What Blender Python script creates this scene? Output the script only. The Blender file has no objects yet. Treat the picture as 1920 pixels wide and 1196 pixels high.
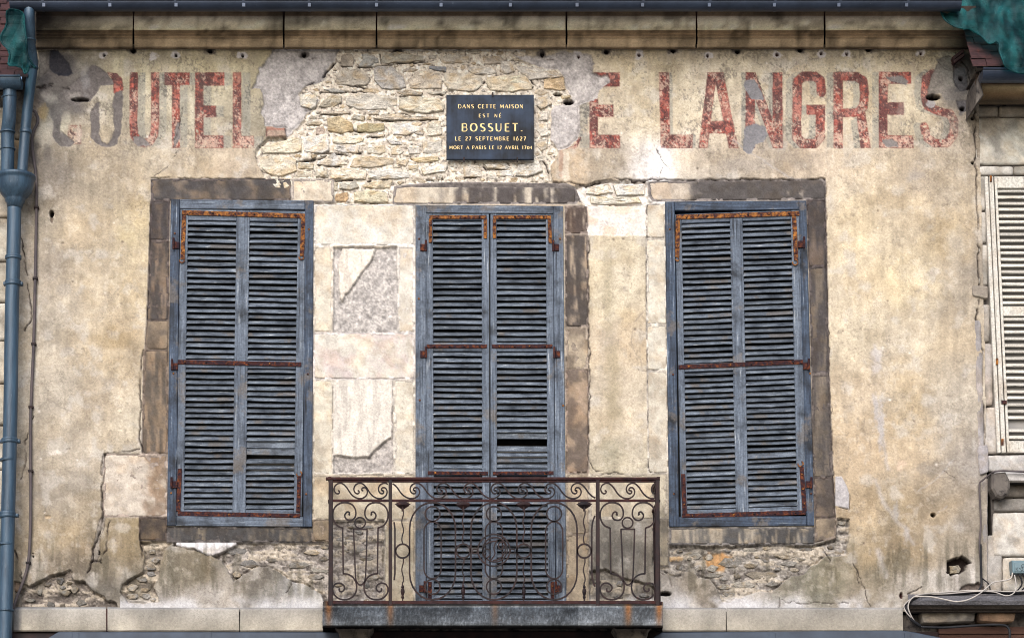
import bpy, math, random
import numpy as np
from mathutils import Matrix, Vector

# ------------------------------------------------------------------ camera
S = bpy.context.scene
FPX, CX, CY = 4533.0, 790.0, 1074.0          # focal length and principal point in photograph pixels
PITCH = math.radians(9.5)
CAM_D, CAM_H = 18.6, 1.6                      # distance from the wall, height above the street
SP, CP = math.sin(PITCH), math.cos(PITCH)
cam = bpy.data.cameras.new("camera"); co = bpy.data.objects.new("camera", cam)
S.collection.objects.link(co); S.camera = co
co.location = (0, -CAM_D, CAM_H)
co.rotation_euler = (math.pi/2 + PITCH, 0, 0)
cam.sensor_width = 36; cam.lens = 36*FPX/1920
cam.shift_x = (960-CX)/1920; cam.shift_y = (CY-598)/1920
cam.clip_start = .1; cam.clip_end = 500

# ------------------------------------------------------------------ light
SUN_EL, SUN_AZ = math.radians(36), math.radians(192)   # high behind the photographer, slightly left
w = bpy.data.worlds.new("World"); S.world = w; w.use_nodes = True
nt = w.node_tree; nt.nodes.clear()
sky = nt.nodes.new("ShaderNodeTexSky"); sky.sky_type = 'NISHITA'; sky.sun_disc = False
sky.sun_elevation = SUN_EL; sky.sun_rotation = SUN_AZ; sky.dust_density = 4; sky.air_density = 1.0
bg = nt.nodes.new("ShaderNodeBackground"); bg.inputs[1].default_value = .13
wo = nt.nodes.new("ShaderNodeOutputWorld")
nt.links.new(sky.outputs[0], bg.inputs[0]); nt.links.new(bg.outputs[0], wo.inputs[0])
sl = bpy.data.lights.new("overcast_sun", 'SUN'); sl.energy = 1.7; sl.angle = math.radians(40); sl.color = (1, .99, .975)
so = bpy.data.objects.new("overcast_sun", sl); S.collection.objects.link(so)
sd = Vector((math.sin(SUN_AZ)*math.cos(SUN_EL), math.cos(SUN_AZ)*math.cos(SUN_EL), math.sin(SUN_EL)))
so.rotation_euler = sd.to_track_quat('Z', 'Y').to_euler()
S.view_settings.view_transform = 'Standard'; S.view_settings.look = 'None'
S.view_settings.gamma = 1; S.view_settings.exposure = .76; S.view_settings.use_curve_mapping = False
S.cycles.use_denoising = True; S.cycles.pixel_filter_type = 'BLACKMAN_HARRIS'; S.cycles.filter_width = 1.0
S.cycles.max_bounces = 6; S.cycles.diffuse_bounces = 3; S.cycles.transparent_max_bounces = 12

# ------------------------------------------------------------------ helpers
rnd = random.Random(7); R = np.random.RandomState(5)
KAL = .62
def W(px, py, d=.03):
    """world point on the plane d metres in front of the wall that the photograph shows at pixel px, py"""
    u = np.asarray(px, float)-CX; v = CY-np.asarray(py, float)
    yc = FPX*CP - v*SP; zc = v*CP + FPX*SP
    t = (CAM_D-d)/yc
    return u*t, np.full_like(u*t, -1.0)*d, CAM_H + zc*t
def P(px, py, d=.03):
    x, y, z = W(px, py, d); return Vector((float(x), float(y), float(z)))
def lin(c):
    c = np.asarray(c, float)/255.
    return np.where(c <= .04045, c/12.92, ((c+.055)/1.055)**2.4)
def alb(c): return lin(c)*KAL

PT = np.random.RandomState(11).permutation(1024); VT = np.random.RandomState(12).rand(1024)
def vn(x, y, seed=0):
    xi = np.floor(x).astype(np.int64); yi = np.floor(y).astype(np.int64)
    fx = x-xi; fy = y-yi; fx = fx*fx*(3-2*fx); fy = fy*fy*(3-2*fy)
    def h(a, b): return VT[PT[(PT[(a+seed*57) & 1023]+b) & 1023]]
    a = h(xi, yi); b = h(xi+1, yi); c = h(xi, yi+1); d = h(xi+1, yi+1)
    return (a+(b-a)*fx)*(1-fy)+(c+(d-c)*fx)*fy
def fbm(x, y, sc, seed=0, o=4, sy=None):
    sy = sy or sc; s = 0; a = .5; t = 0
    for k in range(o):
        s = s+a*vn(x/sc*2**k+k*17.3, y/sy*2**k+k*9.1, seed+k); t += a; a *= .5
    return s/t
def sst(a, b, x):
    t = np.clip((x-a)/(b-a), 0, 1); return t*t*(3-2*t)
def sdf(poly, x, y, pad=30):
    """signed distance (negative inside) of points to a polygon, pad beyond its box is left at +1e3"""
    p = np.array(poly, float); out = np.full(x.shape, 1e3)
    m = (x > p[:, 0].min()-pad) & (x < p[:, 0].max()+pad) & (y > p[:, 1].min()-pad) & (y < p[:, 1].max()+pad)
    xs = x[m]; ys = y[m]
    if xs.size == 0: return out
    d = np.full(xs.shape, 1e9); ins = np.zeros(xs.shape, bool)
    for i in range(len(p)):
        ax, ay = p[i]; bx, by = p[(i+1) % len(p)]
        ex, ey = bx-ax, by-ay; L = ex*ex+ey*ey+1e-9
        t = np.clip(((xs-ax)*ex+(ys-ay)*ey)/L, 0, 1)
        d = np.minimum(d, (xs-ax-t*ex)**2+(ys-ay-t*ey)**2)
        if ay != by:
            c = ((ay > ys) != (by > ys)) & (xs < ex*(ys-ay)/(ey)+ax); ins ^= c
    d = np.sqrt(d); out[m] = np.where(ins, -d, d); return out
def linedist(pts, x, y, pad=14):
    p = np.array(pts, float); out = np.full(x.shape, 1e3)
    m = (x > p[:, 0].min()-pad) & (x < p[:, 0].max()+pad) & (y > p[:, 1].min()-pad) & (y < p[:, 1].max()+pad)
    xs = x[m]; ys = y[m]; d = np.full(xs.shape, 1e9)
    for i in range(len(p)-1):
        ax, ay = p[i]; ex, ey = p[i+1]-p[i]; t = np.clip(((xs-ax)*ex+(ys-ay)*ey)/(ex*ex+ey*ey+1e-9), 0, 1)
        d = np.minimum(d, (xs-ax-t*ex)**2+(ys-ay-t*ey)**2)
    out[m] = np.sqrt(d); return out
def zm(x0, y0, s, pts): return [(x0+a/s, y0+b/s) for a, b in pts]

# ---- objects
def link(o): S.collection.objects.link(o); return o
def props(o, **k):
    for a, b in k.items():
        if b is not None: o[a] = b
    return o
def thing(name, label, cat, loc=(0, 0, 0), group=None, kind=None):
    o = link(bpy.data.objects.new(name, None)); o.location = loc; o.empty_display_size = .1
    return props(o, label=label, category=cat, group=group, kind=kind)
def put(name, me, parent=None, **k):
    o = link(bpy.data.objects.new(name, me))
    if parent is not None:
        o.parent = parent
        q = parent; loc = Vector((0, 0, 0))
        while q is not None: loc += q.location; q = q.parent
        o.matrix_parent_inverse = Matrix.Translation(-loc)
    return props(o, **k)
def mesh(name, v, f, mat, smooth=False, col=None):
    me = bpy.data.meshes.new(name); me.from_pydata([tuple(q) for q in v], [], [tuple(q) for q in f]); me.validate()
    me.materials.append(mat)
    if smooth: me.polygons.foreach_set('use_smooth', [True]*len(me.polygons))
    if col is not None: setcol(me, col)
    me.update(); return me
def setcol(me, col):
    n = len(me.vertices); c = np.ones((n, 4), np.float32); c[:, :3] = np.asarray(col)
    a = me.color_attributes.new('Col', 'FLOAT_COLOR', 'POINT'); a.data.foreach_set('color', c.ravel())
class MB:
    def __init__(s): s.v = []; s.f = []
    def add(s, v, f):
        n = len(s.v); s.v += [tuple(q) for q in v]; s.f += [tuple(i+n for i in q) for q in f]
    def build(s, name, mat, parent=None, smooth=False, col=None, **k):
        return put(name, mesh(name, s.v, s.f, mat, smooth, col), parent, **k)
def box_quad(q, df, db, bev=.003):
    """box whose front outline is the photographed quad q (4 px corners clockwise from top left) at depth df"""
    c = [P(*a, df) for a in q]; cen = sum(c, Vector())/4
    def ins(a, m):
        d = cen-a; return Vector((a.x+math.copysign(min(m, abs(d.x)*.5), d.x), a.y, a.z+math.copysign(min(m, abs(d.z)*.5), d.z)))
    fr = [ins(a, bev) for a in c]; mid = [Vector((a.x, a.y+bev, a.z)) for a in c]
    bk = [Vector((a.x, -db, a.z)) for a in c]
    v = fr+mid+bk; f = [(3, 2, 1, 0)]
    for k in (0, 4):
        for i in range(4): j = (i+1) % 4; f.append((k+i, k+j, k+4+j, k+4+i))
    f.append((8, 9, 10, 11)); return v, f
def prism(poly, df, db, bev=.004):
    c = [P(*a, df) for a in poly]; n = len(c); cen = sum(c, Vector())/n
    # inward offset along edge normals
    area = sum(c[i].x*c[(i+1) % n].z-c[(i+1) % n].x*c[i].z for i in range(n)); sg = 1 if area > 0 else -1
    fr = []
    for i in range(n):
        a, b, d = c[i-1], c[i], c[(i+1) % n]
        e1 = Vector((b.x-a.x, b.z-a.z)); e2 = Vector((d.x-b.x, d.z-b.z))
        if e1.length > 0: e1.normalize()
        if e2.length > 0: e2.normalize()
        nn = Vector((-e1.y-e2.y, e1.x+e2.x))*sg
        if nn.length > 1e-6: nn.normalize()
        fr.append(Vector((b.x+nn.x*bev, b.y, b.z+nn.y*bev)))
    mid = [Vector((a.x, a.y+bev, a.z)) for a in c]; bk = [Vector((a.x, -db, a.z)) for a in c]
    v = fr+mid+bk; f = [tuple(range(n-1, -1, -1)) if sg < 0 else tuple(range(n))]
    for k in (0, n):
        for i in range(n): j = (i+1) % n; f.append((k+i, k+j, k+n+j, k+n+i))
    f.append(tuple(range(2*n, 3*n))); return v, f
def rect(x0, y0, x1, y1): return [(x0, y0), (x1, y0), (x1, y1), (x0, y1)]
def tube(pts, r, n=8, closed=False, flat=None, cap=True):
    """swept tube through world points; r number or list; flat=(w,h) gives a flat bar section (w across the wall plane)"""
    pts = [Vector(p) for p in pts]; N = len(pts); v = []; f = []
    for i, p in enumerate(pts):
        if closed: t = pts[(i+1) % N]-pts[i-1]
        else: t = pts[min(i+1, N-1)]-pts[max(i-1, 0)]
        t.normalize(); up = Vector((0, -1, 0)); 
        if abs(t.dot(up)) > .95: up = Vector((1, 0, 0))
        a = t.cross(up).normalized(); b = a.cross(t).normalized()
        rr = r[i] if isinstance(r, (list, tuple)) else r
        if flat:
            for sx, sy in ((-1, -1), (1, -1), (1, 1), (-1, 1)): v.append(p+a*flat[0]*sx*.5+b*flat[1]*sy*.5)
        else:
            for k in range(n): an = 2*math.pi*k/n; v.append(p+a*math.cos(an)*rr+b*math.sin(an)*rr)
    m = 4 if flat else n
    for i in range(N if closed else N-1):
        j = (i+1) % N
        for k in range(m): l = (k+1) % m; f.append((i*m+k, i*m+l, j*m+l, j*m+k))
    if cap and not closed: f.append(tuple(range(m-1, -1, -1))); f.append(tuple((N-1)*m+k for k in range(m)))
    return v, f
def cat(pts, n=6, closed=False):
    """Catmull-Rom through 2-D or 3-D tuples"""
    p = [np.array(q, float) for q in pts]; N = len(p); out = []
    for i in range(N if closed else N-1):
        a, b, c, d = (p[(i-1) % N] if closed or i > 0 else p[0]), p[i], p[(i+1) % N], (p[(i+2) % N] if closed or i+2 < N else p[-1])
        for k in range(n):
            t = k/n; out.append(.5*((2*b)+(-a+c)*t+(2*a-5*b+4*c-d)*t*t+(-a+3*b-3*c+d)*t**3))
    if not closed: out.append(p[-1])
    return [tuple(q) for q in out]
def arc(cx, cy, rx, ry=None, n=24): 
    ry = ry or rx; return [(cx+rx*math.cos(2*math.pi*i/n), cy+ry*math.sin(2*math.pi*i/n)) for i in range(n)]

# ------------------------------------------------------------------ materials
def newmat(name):
    m = bpy.data.materials.new(name); m.use_nodes = True; t = m.node_tree; b = t.nodes['Principled BSDF']; return m, t, b
def nd(t, ty, **k):
    n = t.nodes.new(ty)
    for a, b in k.items():
        if hasattr(n, a): setattr(n, a, b)
        else: n.inputs[a.replace('_', ' ')].default_value = b
    return n
def mixc(t, ty, fac, a, b):
    n = t.nodes.new('ShaderNodeMix'); n.data_type = 'RGBA'; n.blend_type = ty; n.clamp_factor = True
    for i, q in ((0, fac), (6, a), (7, b)):
        if hasattr(q, 'is_output'): t.links.new(q, n.inputs[i])
        else: n.inputs[i].default_value = q if i == 0 else (*q, 1)
    return n.outputs[2]
def ramp(t, src, p0, p1):
    n = t.nodes.new('ShaderNodeMapRange'); n.inputs[1].default_value = p0; n.inputs[2].default_value = p1
    t.links.new(src, n.inputs[0]); return n.outputs[0]
def coords(t, scale, obj=False):
    """world-space coordinates (these objects never move) or, with obj, each object's own coordinates plus its random offset"""
    mp = nd(t, 'ShaderNodeMapping'); mp.inputs['Scale'].default_value = scale
    if obj:
        tc = nd(t, 'ShaderNodeTexCoord'); oi = nd(t, 'ShaderNodeObjectInfo'); ad = nd(t, 'ShaderNodeVectorMath', operation='ADD')
        sc = nd(t, 'ShaderNodeMath', operation='MULTIPLY'); sc.inputs[1].default_value = 37.
        t.links.new(oi.outputs['Random'], sc.inputs[0]); t.links.new(tc.outputs['Object'], ad.inputs[0]); t.links.new(sc.outputs[0], ad.inputs[1])
        t.links.new(ad.outputs[0], mp.inputs[0])
    else:
        g = nd(t, 'ShaderNodeNewGeometry'); t.links.new(g.outputs['Position'], mp.inputs[0])
    return mp.outputs[0]
def noise(t, vec, scale, detail=6, rough=.6):
    n = nd(t, 'ShaderNodeTexNoise'); n.inputs['Scale'].default_value = scale; n.inputs['Detail'].default_value = detail; n.inputs['Roughness'].default_value = rough
    t.links.new(vec, n.inputs['Vector']); return n.outputs[0]
def bump(t, b, src, dist, strength=1.):
    n = nd(t, 'ShaderNodeBump'); n.inputs['Distance'].default_value = dist; n.inputs['Strength'].default_value = strength
    t.links.new(src, n.inputs['Height']); t.links.new(n.outputs[0], b.inputs['Normal'])

def m_wall(name, bmp=.004, var=.25, lines=.35, pits=.35):
    m, t, b = newmat(name); a = nd(t, 'ShaderNodeAttribute'); a.attribute_name = 'Col'
    v = coords(t, (1, 1, 1)); n1 = noise(t, v, 60, 9, .75); n2 = noise(t, v, 9, 4); n3 = noise(t, v, 150, 4, .6); n4 = noise(t, v, 7, 8, .62); n5 = noise(t, v, 2.3, 3)
    c = mixc(t, 'MULTIPLY', 1., a.outputs[0], ramp_col(t, n1, .3, .7, 1-var*1.15, 1+var))
    c = mixc(t, 'MULTIPLY', 1., c, ramp_col(t, n2, .3, .7, .92, 1.08))
    c = mixc(t, 'MULTIPLY', 1., c, ramp_col(t, n3, .60, .68, 1., 1-pits))
    ab = nd(t, 'ShaderNodeMath', operation='SUBTRACT'); ab.inputs[1].default_value = .5; t.links.new(n4, ab.inputs[0])
    a2 = nd(t, 'ShaderNodeMath', operation='ABSOLUTE'); t.links.new(ab.outputs[0], a2.inputs[0]); ln = ramp_col(t, a2.outputs[0], 0, .010, 1., 0.)
    mk = ramp_col(t, n5, .46, .62, 0., lines); mm = nd(t, 'ShaderNodeMath', operation='MULTIPLY'); t.links.new(ln, mm.inputs[0]); t.links.new(mk, mm.inputs[1])
    c = mixc(t, 'MIX', mm.outputs[0], c, tuple(alb((70, 60, 52))))
    t.links.new(c, b.inputs['Base Color']); b.inputs['Roughness'].default_value = .95
    b.inputs['Specular IOR Level'].default_value = .1
    bump(t, b, n1, bmp); return m
def ramp_col(t, src, p0, p1, lo, hi):
    n = t.nodes.new('ShaderNodeMapRange'); n.inputs[1].default_value = p0; n.inputs[2].default_value = p1
    n.inputs[3].default_value = lo; n.inputs[4].default_value = hi; t.links.new(src, n.inputs[0]); return n.outputs[0]
M = {}
M['plaster'] = m_wall('weathered_plaster', .004, .24, .4, .3)
M['stone'] = m_wall('rubble_stone', .008, .36, .3, .35)
def relief(m, sc, dist):
    t = m.node_tree; b = t.nodes['Principled BSDF']; old = b.inputs['Normal'].links[0].from_socket; v = coords(t, (1, 1, 1.6)); n = noise(t, v, sc, 5, .55)
    ab = nd(t, 'ShaderNodeMath', operation='SUBTRACT'); ab.inputs[1].default_value = .5; a2 = nd(t, 'ShaderNodeMath', operation='ABSOLUTE')
    t.links.new(n, ab.inputs[0]); t.links.new(ab.outputs[0], a2.inputs[0]); bn = nd(t, 'ShaderNodeBump'); bn.inputs['Distance'].default_value = dist; bn.inputs['Strength'].default_value = 1
    t.links.new(a2.outputs[0], bn.inputs['Height']); t.links.new(old, bn.inputs['Normal']); t.links.new(bn.outputs[0], b.inputs['Normal'])
relief(M['stone'], 11, .03)
M['block'] = m_wall('limestone_block', .004, .22, .3, .3)
def m_wood(name, cols, vertical, gl=.65):
    m, t, b = newmat(name)
    if vertical == 'slat': v = coords(t, (2.2, 34, 34), True)
    elif vertical: v = coords(t, (40, 40, 1.6))
    else: v = coords(t, (1.6, 40, 40))
    n1 = noise(t, v, 1.6, 8, .68); v2 = coords(t, (1, 1, 1), vertical == 'slat'); n2 = noise(t, v2, 7 if vertical != 'slat' else 2., 5, .6); n3 = noise(t, v2, 70, 4, .6)
    c = mixc(t, 'MIX', ramp(t, n1, .33, .66), alb(cols[0]), alb(cols[1]))
    c = mixc(t, 'MIX', ramp(t, n2, .48, .72), c, alb(cols[2]))
    hl = ramp(t, n1, .61, .73); c = mixc(t, 'MIX', hl, c, alb(cols[3])); lo_ = ramp(t, n1, .40, .32); c = mixc(t, 'MIX', lo_, c, alb([q*.55 for q in cols[0]]))
    n4 = noise(t, v2, 3.1 if vertical != 'slat' else 1.3, 6, .7); c = mixc(t, 'MIX', ramp_col(t, n4, .56, .62, 0, .55 if cols[0][0] < 150 else .25), c, alb((118, 110, 102)))
    c = mixc(t, 'MULTIPLY', 1., c, ramp_col(t, n3, .3, .7, .66, 1.3)); b.inputs['Specular IOR Level'].default_value = .25
    if vertical == 'slat':
        oi = nd(t, 'ShaderNodeObjectInfo'); c = mixc(t, 'MULTIPLY', 1., c, ramp_col(t, oi.outputs['Random'], 0, 1, .74, 1.2))
    t.links.new(c, b.inputs['Base Color']); b.inputs['Roughness'].default_value = gl; bump(t, b, n1, .002); return m
BL = [(62, 74, 92), (124, 138, 158), (42, 50, 62), (214, 222, 230)]
M['wood_v'] = m_wood('blue_grey_painted_wood_upright', BL, True)
M['wood_h'] = m_wood('blue_grey_painted_wood_across', BL, False)
M['slat'] = m_wood('blue_grey_louvre_paint', [(68, 78, 94), (130, 142, 158), (50, 58, 70), (212, 218, 224)], 'slat')
BD = [(32, 42, 60), (80, 98, 124), (20, 26, 36), (192, 204, 218)]
M['woodd_v'] = m_wood('dark_blue_frame_paint_upright', BD, True); M['woodd_h'] = m_wood('dark_blue_frame_paint_across', BD, False)
WH = [(214, 212, 206), (228, 226, 220), (196, 188, 176), (236, 234, 230)]
M['white'] = m_wood('chalky_white_shutter_paint', WH, True); M['white_slat'] = m_wood('white_slat_paint', WH, 'slat')
def m_noise(name, c0, c1, scale=12, rough=.8, metal=0, bmp=.002, lo=.35, hi=.65, vec=(1, 1, 1), c2=None, s2=60, l2=.6, h2=.7):
    m, t, b = newmat(name); v = coords(t, vec); n1 = noise(t, v, scale, 8, .65)
    c = mixc(t, 'MIX', ramp(t, n1, lo, hi), alb(c0), alb(c1)); n2 = noise(t, v, s2, 6, .65)
    if c2: c = mixc(t, 'MIX', ramp(t, n2, l2, h2), c, alb(c2))
    t.links.new(c, b.inputs['Base Color']); b.inputs['Roughness'].default_value = rough; b.inputs['Metallic'].default_value = metal
    b.inputs['Specular IOR Level'].default_value = .5 if metal > 0 or rough < .5 else .15
    bump(t, b, n2, bmp); return m
M['rust'] = m_noise('rusty_strap_iron', (78, 46, 42), (188, 126, 62), 22, .85, 0, .003, .42, .66, c2=(52, 38, 46), s2=40, l2=.50, h2=.60)
M['iron'] = m_noise('old_wrought_iron', (30, 26, 32), (52, 36, 38), 9, .55, .0, .0015, .4, .62, c2=(78, 42, 34), s2=40, l2=.62, h2=.72)
M['rustd'] = m_noise('dark_brown_strap_iron', (66, 38, 38), (134, 74, 42), 22, .85, 0, .003, .46, .70, c2=(44, 32, 42), s2=40, l2=.46, h2=.56)
M['ironr'] = m_noise('rusty_railing_iron', (44, 26, 30), (68, 36, 34), 9, .7, .0, .002, .4, .62, c2=(66, 50, 56), s2=40, l2=.5, h2=.65)
M['zinc'] = m_noise('blue_grey_zinc', (36, 60, 82), (66, 96, 122), 3, .5, .15, .0012, .34, .66, vec=(9, 9, .9), c2=(112, 128, 148), s2=14, l2=.6, h2=.75)
M['zincd'] = m_noise('dark_zinc_gutter', (38, 50, 70), (58, 72, 96), 4, .42, .45, .0006, c2=(120, 132, 150), s2=22, l2=.66, h2=.8)
M['flash'] = m_noise('zinc_flashing_sheet', (44, 58, 78), (62, 78, 100), 5, .6, .1, .0006, c2=(120, 130, 145), s2=40, l2=.7, h2=.8)
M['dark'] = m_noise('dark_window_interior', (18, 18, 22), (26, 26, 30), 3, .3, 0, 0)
M['greyback'] = m_noise('grey_slat_backing', (150, 150, 152), (168, 166, 164), 4, .8, 0, 0)  # plain grey backing that shows between the white slats
M['rubber'] = m_noise('black_cable_sheath', (30, 32, 38), (48, 50, 56), 10, .6, 0, 0)
M['wcable'] = m_noise('white_cable_sheath', (205, 200, 196), (176, 172, 170), 6, .6, 0, 0)
M['conduit'] = m_noise('grey_conduit', (84, 80, 86), (108, 100, 102), 8, .7, 0, .0005)
M['slab'] = m_noise('lichened_balcony_stone', (70, 78, 88), (122, 128, 134), 5, .9, 0, .004, .35, .7, c2=(196, 198, 198), s2=62, l2=.56, h2=.72)
M['tile'] = m_noise('brown_clay_tile', (58, 42, 46), (84, 58, 60), 10, .8, 0, .003, c2=(112, 62, 56), s2=30, l2=.6, h2=.75)
M['fascia'] = m_noise('brown_shop_boards', (70, 48, 42), (92, 66, 56), 3, .7, 0, .001, vec=(1, 1, 12))
M['grime'] = m_noise('dark_grimy_stone', (88, 84, 84), (132, 126, 120), 7, .9, 0, .006, .35, .7, c2=(52, 50, 52), s2=16, l2=.5, h2=.66)
M['street'] = m_noise('grey_paving', (168, 162, 152), (186, 180, 168), 1, .9, 0, .003)
M['box'] = m_noise('blue_grey_box_enamel', (98, 126, 140), (118, 146, 158), 5, .45, 0, 0)
M['ink'] = m_noise('black_ink', (30, 34, 40), (40, 44, 50), 5, .6, 0, 0)
m, t, b = newmat('polished_blue_black_marble')
v = coords(t, (26, 26, 2)); n1 = noise(t, v, 1.4, 5); n2 = noise(t, coords(t, (1, 1, 1)), 4, 4)
c = mixc(t, 'MIX', ramp(t, n1, .4, .75), alb((20, 25, 34)), alb((42, 52, 68)))
c = mixc(t, 'MIX', ramp(t, n2, .42, .8), c, alb((62, 80, 108)))
t.links.new(c, b.inputs['Base Color']); b.inputs['Roughness'].default_value = .5; b.inputs['Specular IOR Level'].default_value = .12; M['marble'] = m
M['gold'] = m_noise('gilded_letter', (246, 214, 138), (252, 226, 158), 30, .45, 0, 0)
m, t, b = newmat('teal_netting')
n1 = noise(t, coords(t, (5, 1, 2)), 2.2, 5, .55)
c = mixc(t, 'MIX', ramp(t, n1, .35, .65), alb((0, 60, 70)), alb((0, 118, 124)))
t.links.new(c, b.inputs['Base Color']); b.inputs['Roughness'].default_value = .7
tr = nd(t, 'ShaderNodeBsdfTransparent'); tr.inputs[0].default_value = (.10, .48, .50, 1); mx = nd(t, 'ShaderNodeMixShader')
n2 = noise(t, coords(t, (6, 2, 2.5)), 1.3, 3); t.links.new(ramp_col(t, n2, .38, .62, .16, .55), mx.inputs[0])
t.links.new(tr.outputs[0], mx.inputs[1]); t.links.new(b.outputs[0], mx.inputs[2]); t.links.new(mx.outputs[0], t.nodes['Material Output'].inputs[0]); M['net'] = m

# ------------------------------------------------------------------ large structure: street
gv = [(-60, -60, 0), (60, -60, 0), (60, 40, 0), (-60, 40, 0)]
put('street', mesh('street', gv, [(0, 1, 2, 3)], M['street']), kind='structure')

house = thing('old_house', 'old plastered house front with faded red painted letters and three shuttered windows', 'building', (0, 0, 0))

# ---------------- shapes traced on the wall (photograph pixels)
GREY_L = [(512,84),(640,84),(633,100),(628,115),(615,127),(612,143),(598,155),(570,162),(562,172),(560,178),(585,176),(598,188),(590,201),(575,212),(570,225),(558,238),(545,250),(536,260),(536,241),(497,238),(494,222),(488,212),(495,195),(493,178),(488,166),(472,168),(482,150),(486,130),(500,112),(508,100)]
GREY_R = [(958,100),(987,104),(1000,106),(1040,100),(1062,97),(1108,102),(1113,118),(1112,136),(1128,144),(1140,142),(1146,150),(1144,158),(1132,164),(1122,170),(1121,182),(1112,190),(1088,196),(1087,240),(1084,258),(1068,276),(1048,284),(1034,262),(1032,240),(1034,210),(1040,198),(1055,195),(1074,190),(1072,180),(1062,165),(1058,145),(1048,131),(1030,131),(1010,124),(990,116)]
RUB = [(640,84),(985,84),(987,104),(958,100),(975,110),(990,116),(1010,124),(1030,131),(1048,131),(1058,145),(1062,165),(1072,180),(1074,190),(1055,195),(1040,198),(1034,210),(1032,240),(1034,262),(1048,284),(1032,312),(1036,345),(1060,380),(590,384),(588,352),(547,350),(522,354),(510,350),(497,335),(483,310),(478,290),(484,275),(500,262),(536,258),(545,250),(558,238),(570,225),(575,212),(590,201),(598,188),(585,178),(560,178),(562,172),(570,162),(598,155),(612,143),(615,127),(628,115),(633,100)]
RUB2 = [(1075,352),(1098,347),(1120,340),(1145,337),(1180,341),(1210,337),(1214,345),(1215,372),(1222,384),(1100,388),(1085,378)]
BL1 = [(30,1150),(28,1090),(46,1095),(54,1099),(61,1095),(74,1088),(98,1079),(115,1073),(132,1069),(137,1074),(138,1087),(150,1088),(161,1088),(163,1095),(170,1102),(182,1110),(193,1117),(200,1127),(206,1124),(219,1130),(223,1150)]
BL2 = [(229,1095),(239,1087),(268,1072),(270,1040),(262,1015),(330,1012),(308,1032),(300,1060),(296,1085),(286,1100),(292,1112),(300,1128),(270,1133),(240,1130),(226,1110)]
BL3 = [(325,1010),(446,1012),(470,1018),(600,1016),(620,975),(722,975),(722,1135),(620,1135),(610,1128),(602,1112),(576,1096),(545,1088),(527,1074),(505,1063),(489,1062),(474,1065),(458,1076),(440,1090),(436,1084),(430,1072),(418,1053),(403,1043),(369,1033),(339,1026),(325,1024)]
BR = [(1225,990),(1250,1015),(1319,1025),(1378,1023),(1418,1019),(1457,1019),(1517,1023),(1568,1011),(1570,972),(1592,972),(1590,1020),(1588,1040),(1584,1041),(1552,1041),(1527,1057),(1507,1075),(1477,1085),(1461,1100),(1448,1110),(1424,1109),(1408,1112),(1384,1122),(1370,1130),(1355,1128),(1351,1118),(1343,1102),(1331,1087),(1309,1081),(1303,1075),(1293,1068),(1283,1073),(1279,1083),(1258,1079),(1238,1071),(1225,1060)]
BM = [(1105,1072),(1135,1066),(1170,1082),(1200,1088),(1228,1100),(1228,1140),(1105,1140)]
P1 = rect(625,462,745,624); P2 = rect(625,712,738,886)
P1R = [(640,465),(705,466),(700,480),(688,498),(672,520),(660,540),(648,552),(643,566),(638,560),(636,520),(634,490)]
P2R = [(625,709),(737,710),(736,770),(735,818),(718,830),(700,846),(692,858),(660,855),(624,853)]
RH = [(1775,1050),(1792,1047),(1805,1041),(1812,1048),(1820,1056),(1812,1060),(1808,1068),(1798,1075),(1784,1078),(1777,1072)]
RH2 = [(1796,1112),(1803,1100),(1815,1093),(1826,1095),(1834,1090),(1843,1094),(1850,1112)]
Z1 = (20, 80, 4.982)
G1 = zm(*Z1, [(770,205),(830,225),(900,290),(935,350),(960,380),(900,395),(840,400),(820,450),(780,500),(740,560),(660,570),(560,610),(490,640),(470,700),(470,820),(540,880),(600,940),(560,975),(480,980),(430,940),(400,860),(400,740),(370,680),(370,620),(400,540),(450,480),(540,410),(640,330),(700,310),(720,270),(740,230)])
G2 = zm(*Z1, [(1050,450),(1050,520),(1040,700),(1030,860),(990,940),(920,975),(840,970),(780,930),(750,880),(740,760),(750,650),(800,570),(832,560),(830,700),(825,860),(850,920),(900,945),(950,880),(965,800),(960,600),(965,480)])
G3 = zm(*Z1, [(340,80),(420,70),(470,120),(540,200),(580,290),(540,320),(450,310),(390,280),(340,180)])
G4 = zm(1180,80,3.737, [(820,265),(880,262),(945,400),(940,412),(850,400),(815,340),(805,300)])
G5 = zm(1180,80,3.737, [(820,590),(880,570),(950,590),(972,640),(940,700),(880,720),(865,775),(830,782),(800,760),(797,680),(800,620)])
G6 = zm(1500,0,3.417, [(550,490),(650,485),(690,520),(680,548),(620,530),(580,520)])
G7 = zm(1500,0,3.417, [(520,900),(590,895),(625,915),(625,945),(560,948),(530,920)])
G8 = zm(1500,0,3.417, [(850,470),(900,380),(960,430),(1000,420),(1060,440),(1110,540),(1110,660),(1060,720),(1010,700),(1000,650),(930,640),(900,600),(850,600),(825,640),(815,570)])
G9 = zm(*Z1, [(1130,890),(1200,880),(1260,920),(1300,960),(1240,975),(1180,965),(1140,930)])
G10 = [(325,262),(333,232),(339,228),(338,248),(333,268),(326,277)]
WIN = [[(320,374),(588,376),(585,987),(313,985)], [(779,384),(1056,386),(1062,1145),(779,1145)], [(1247,378),(1512,376),(1527,985),(1255,987)]]

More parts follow.
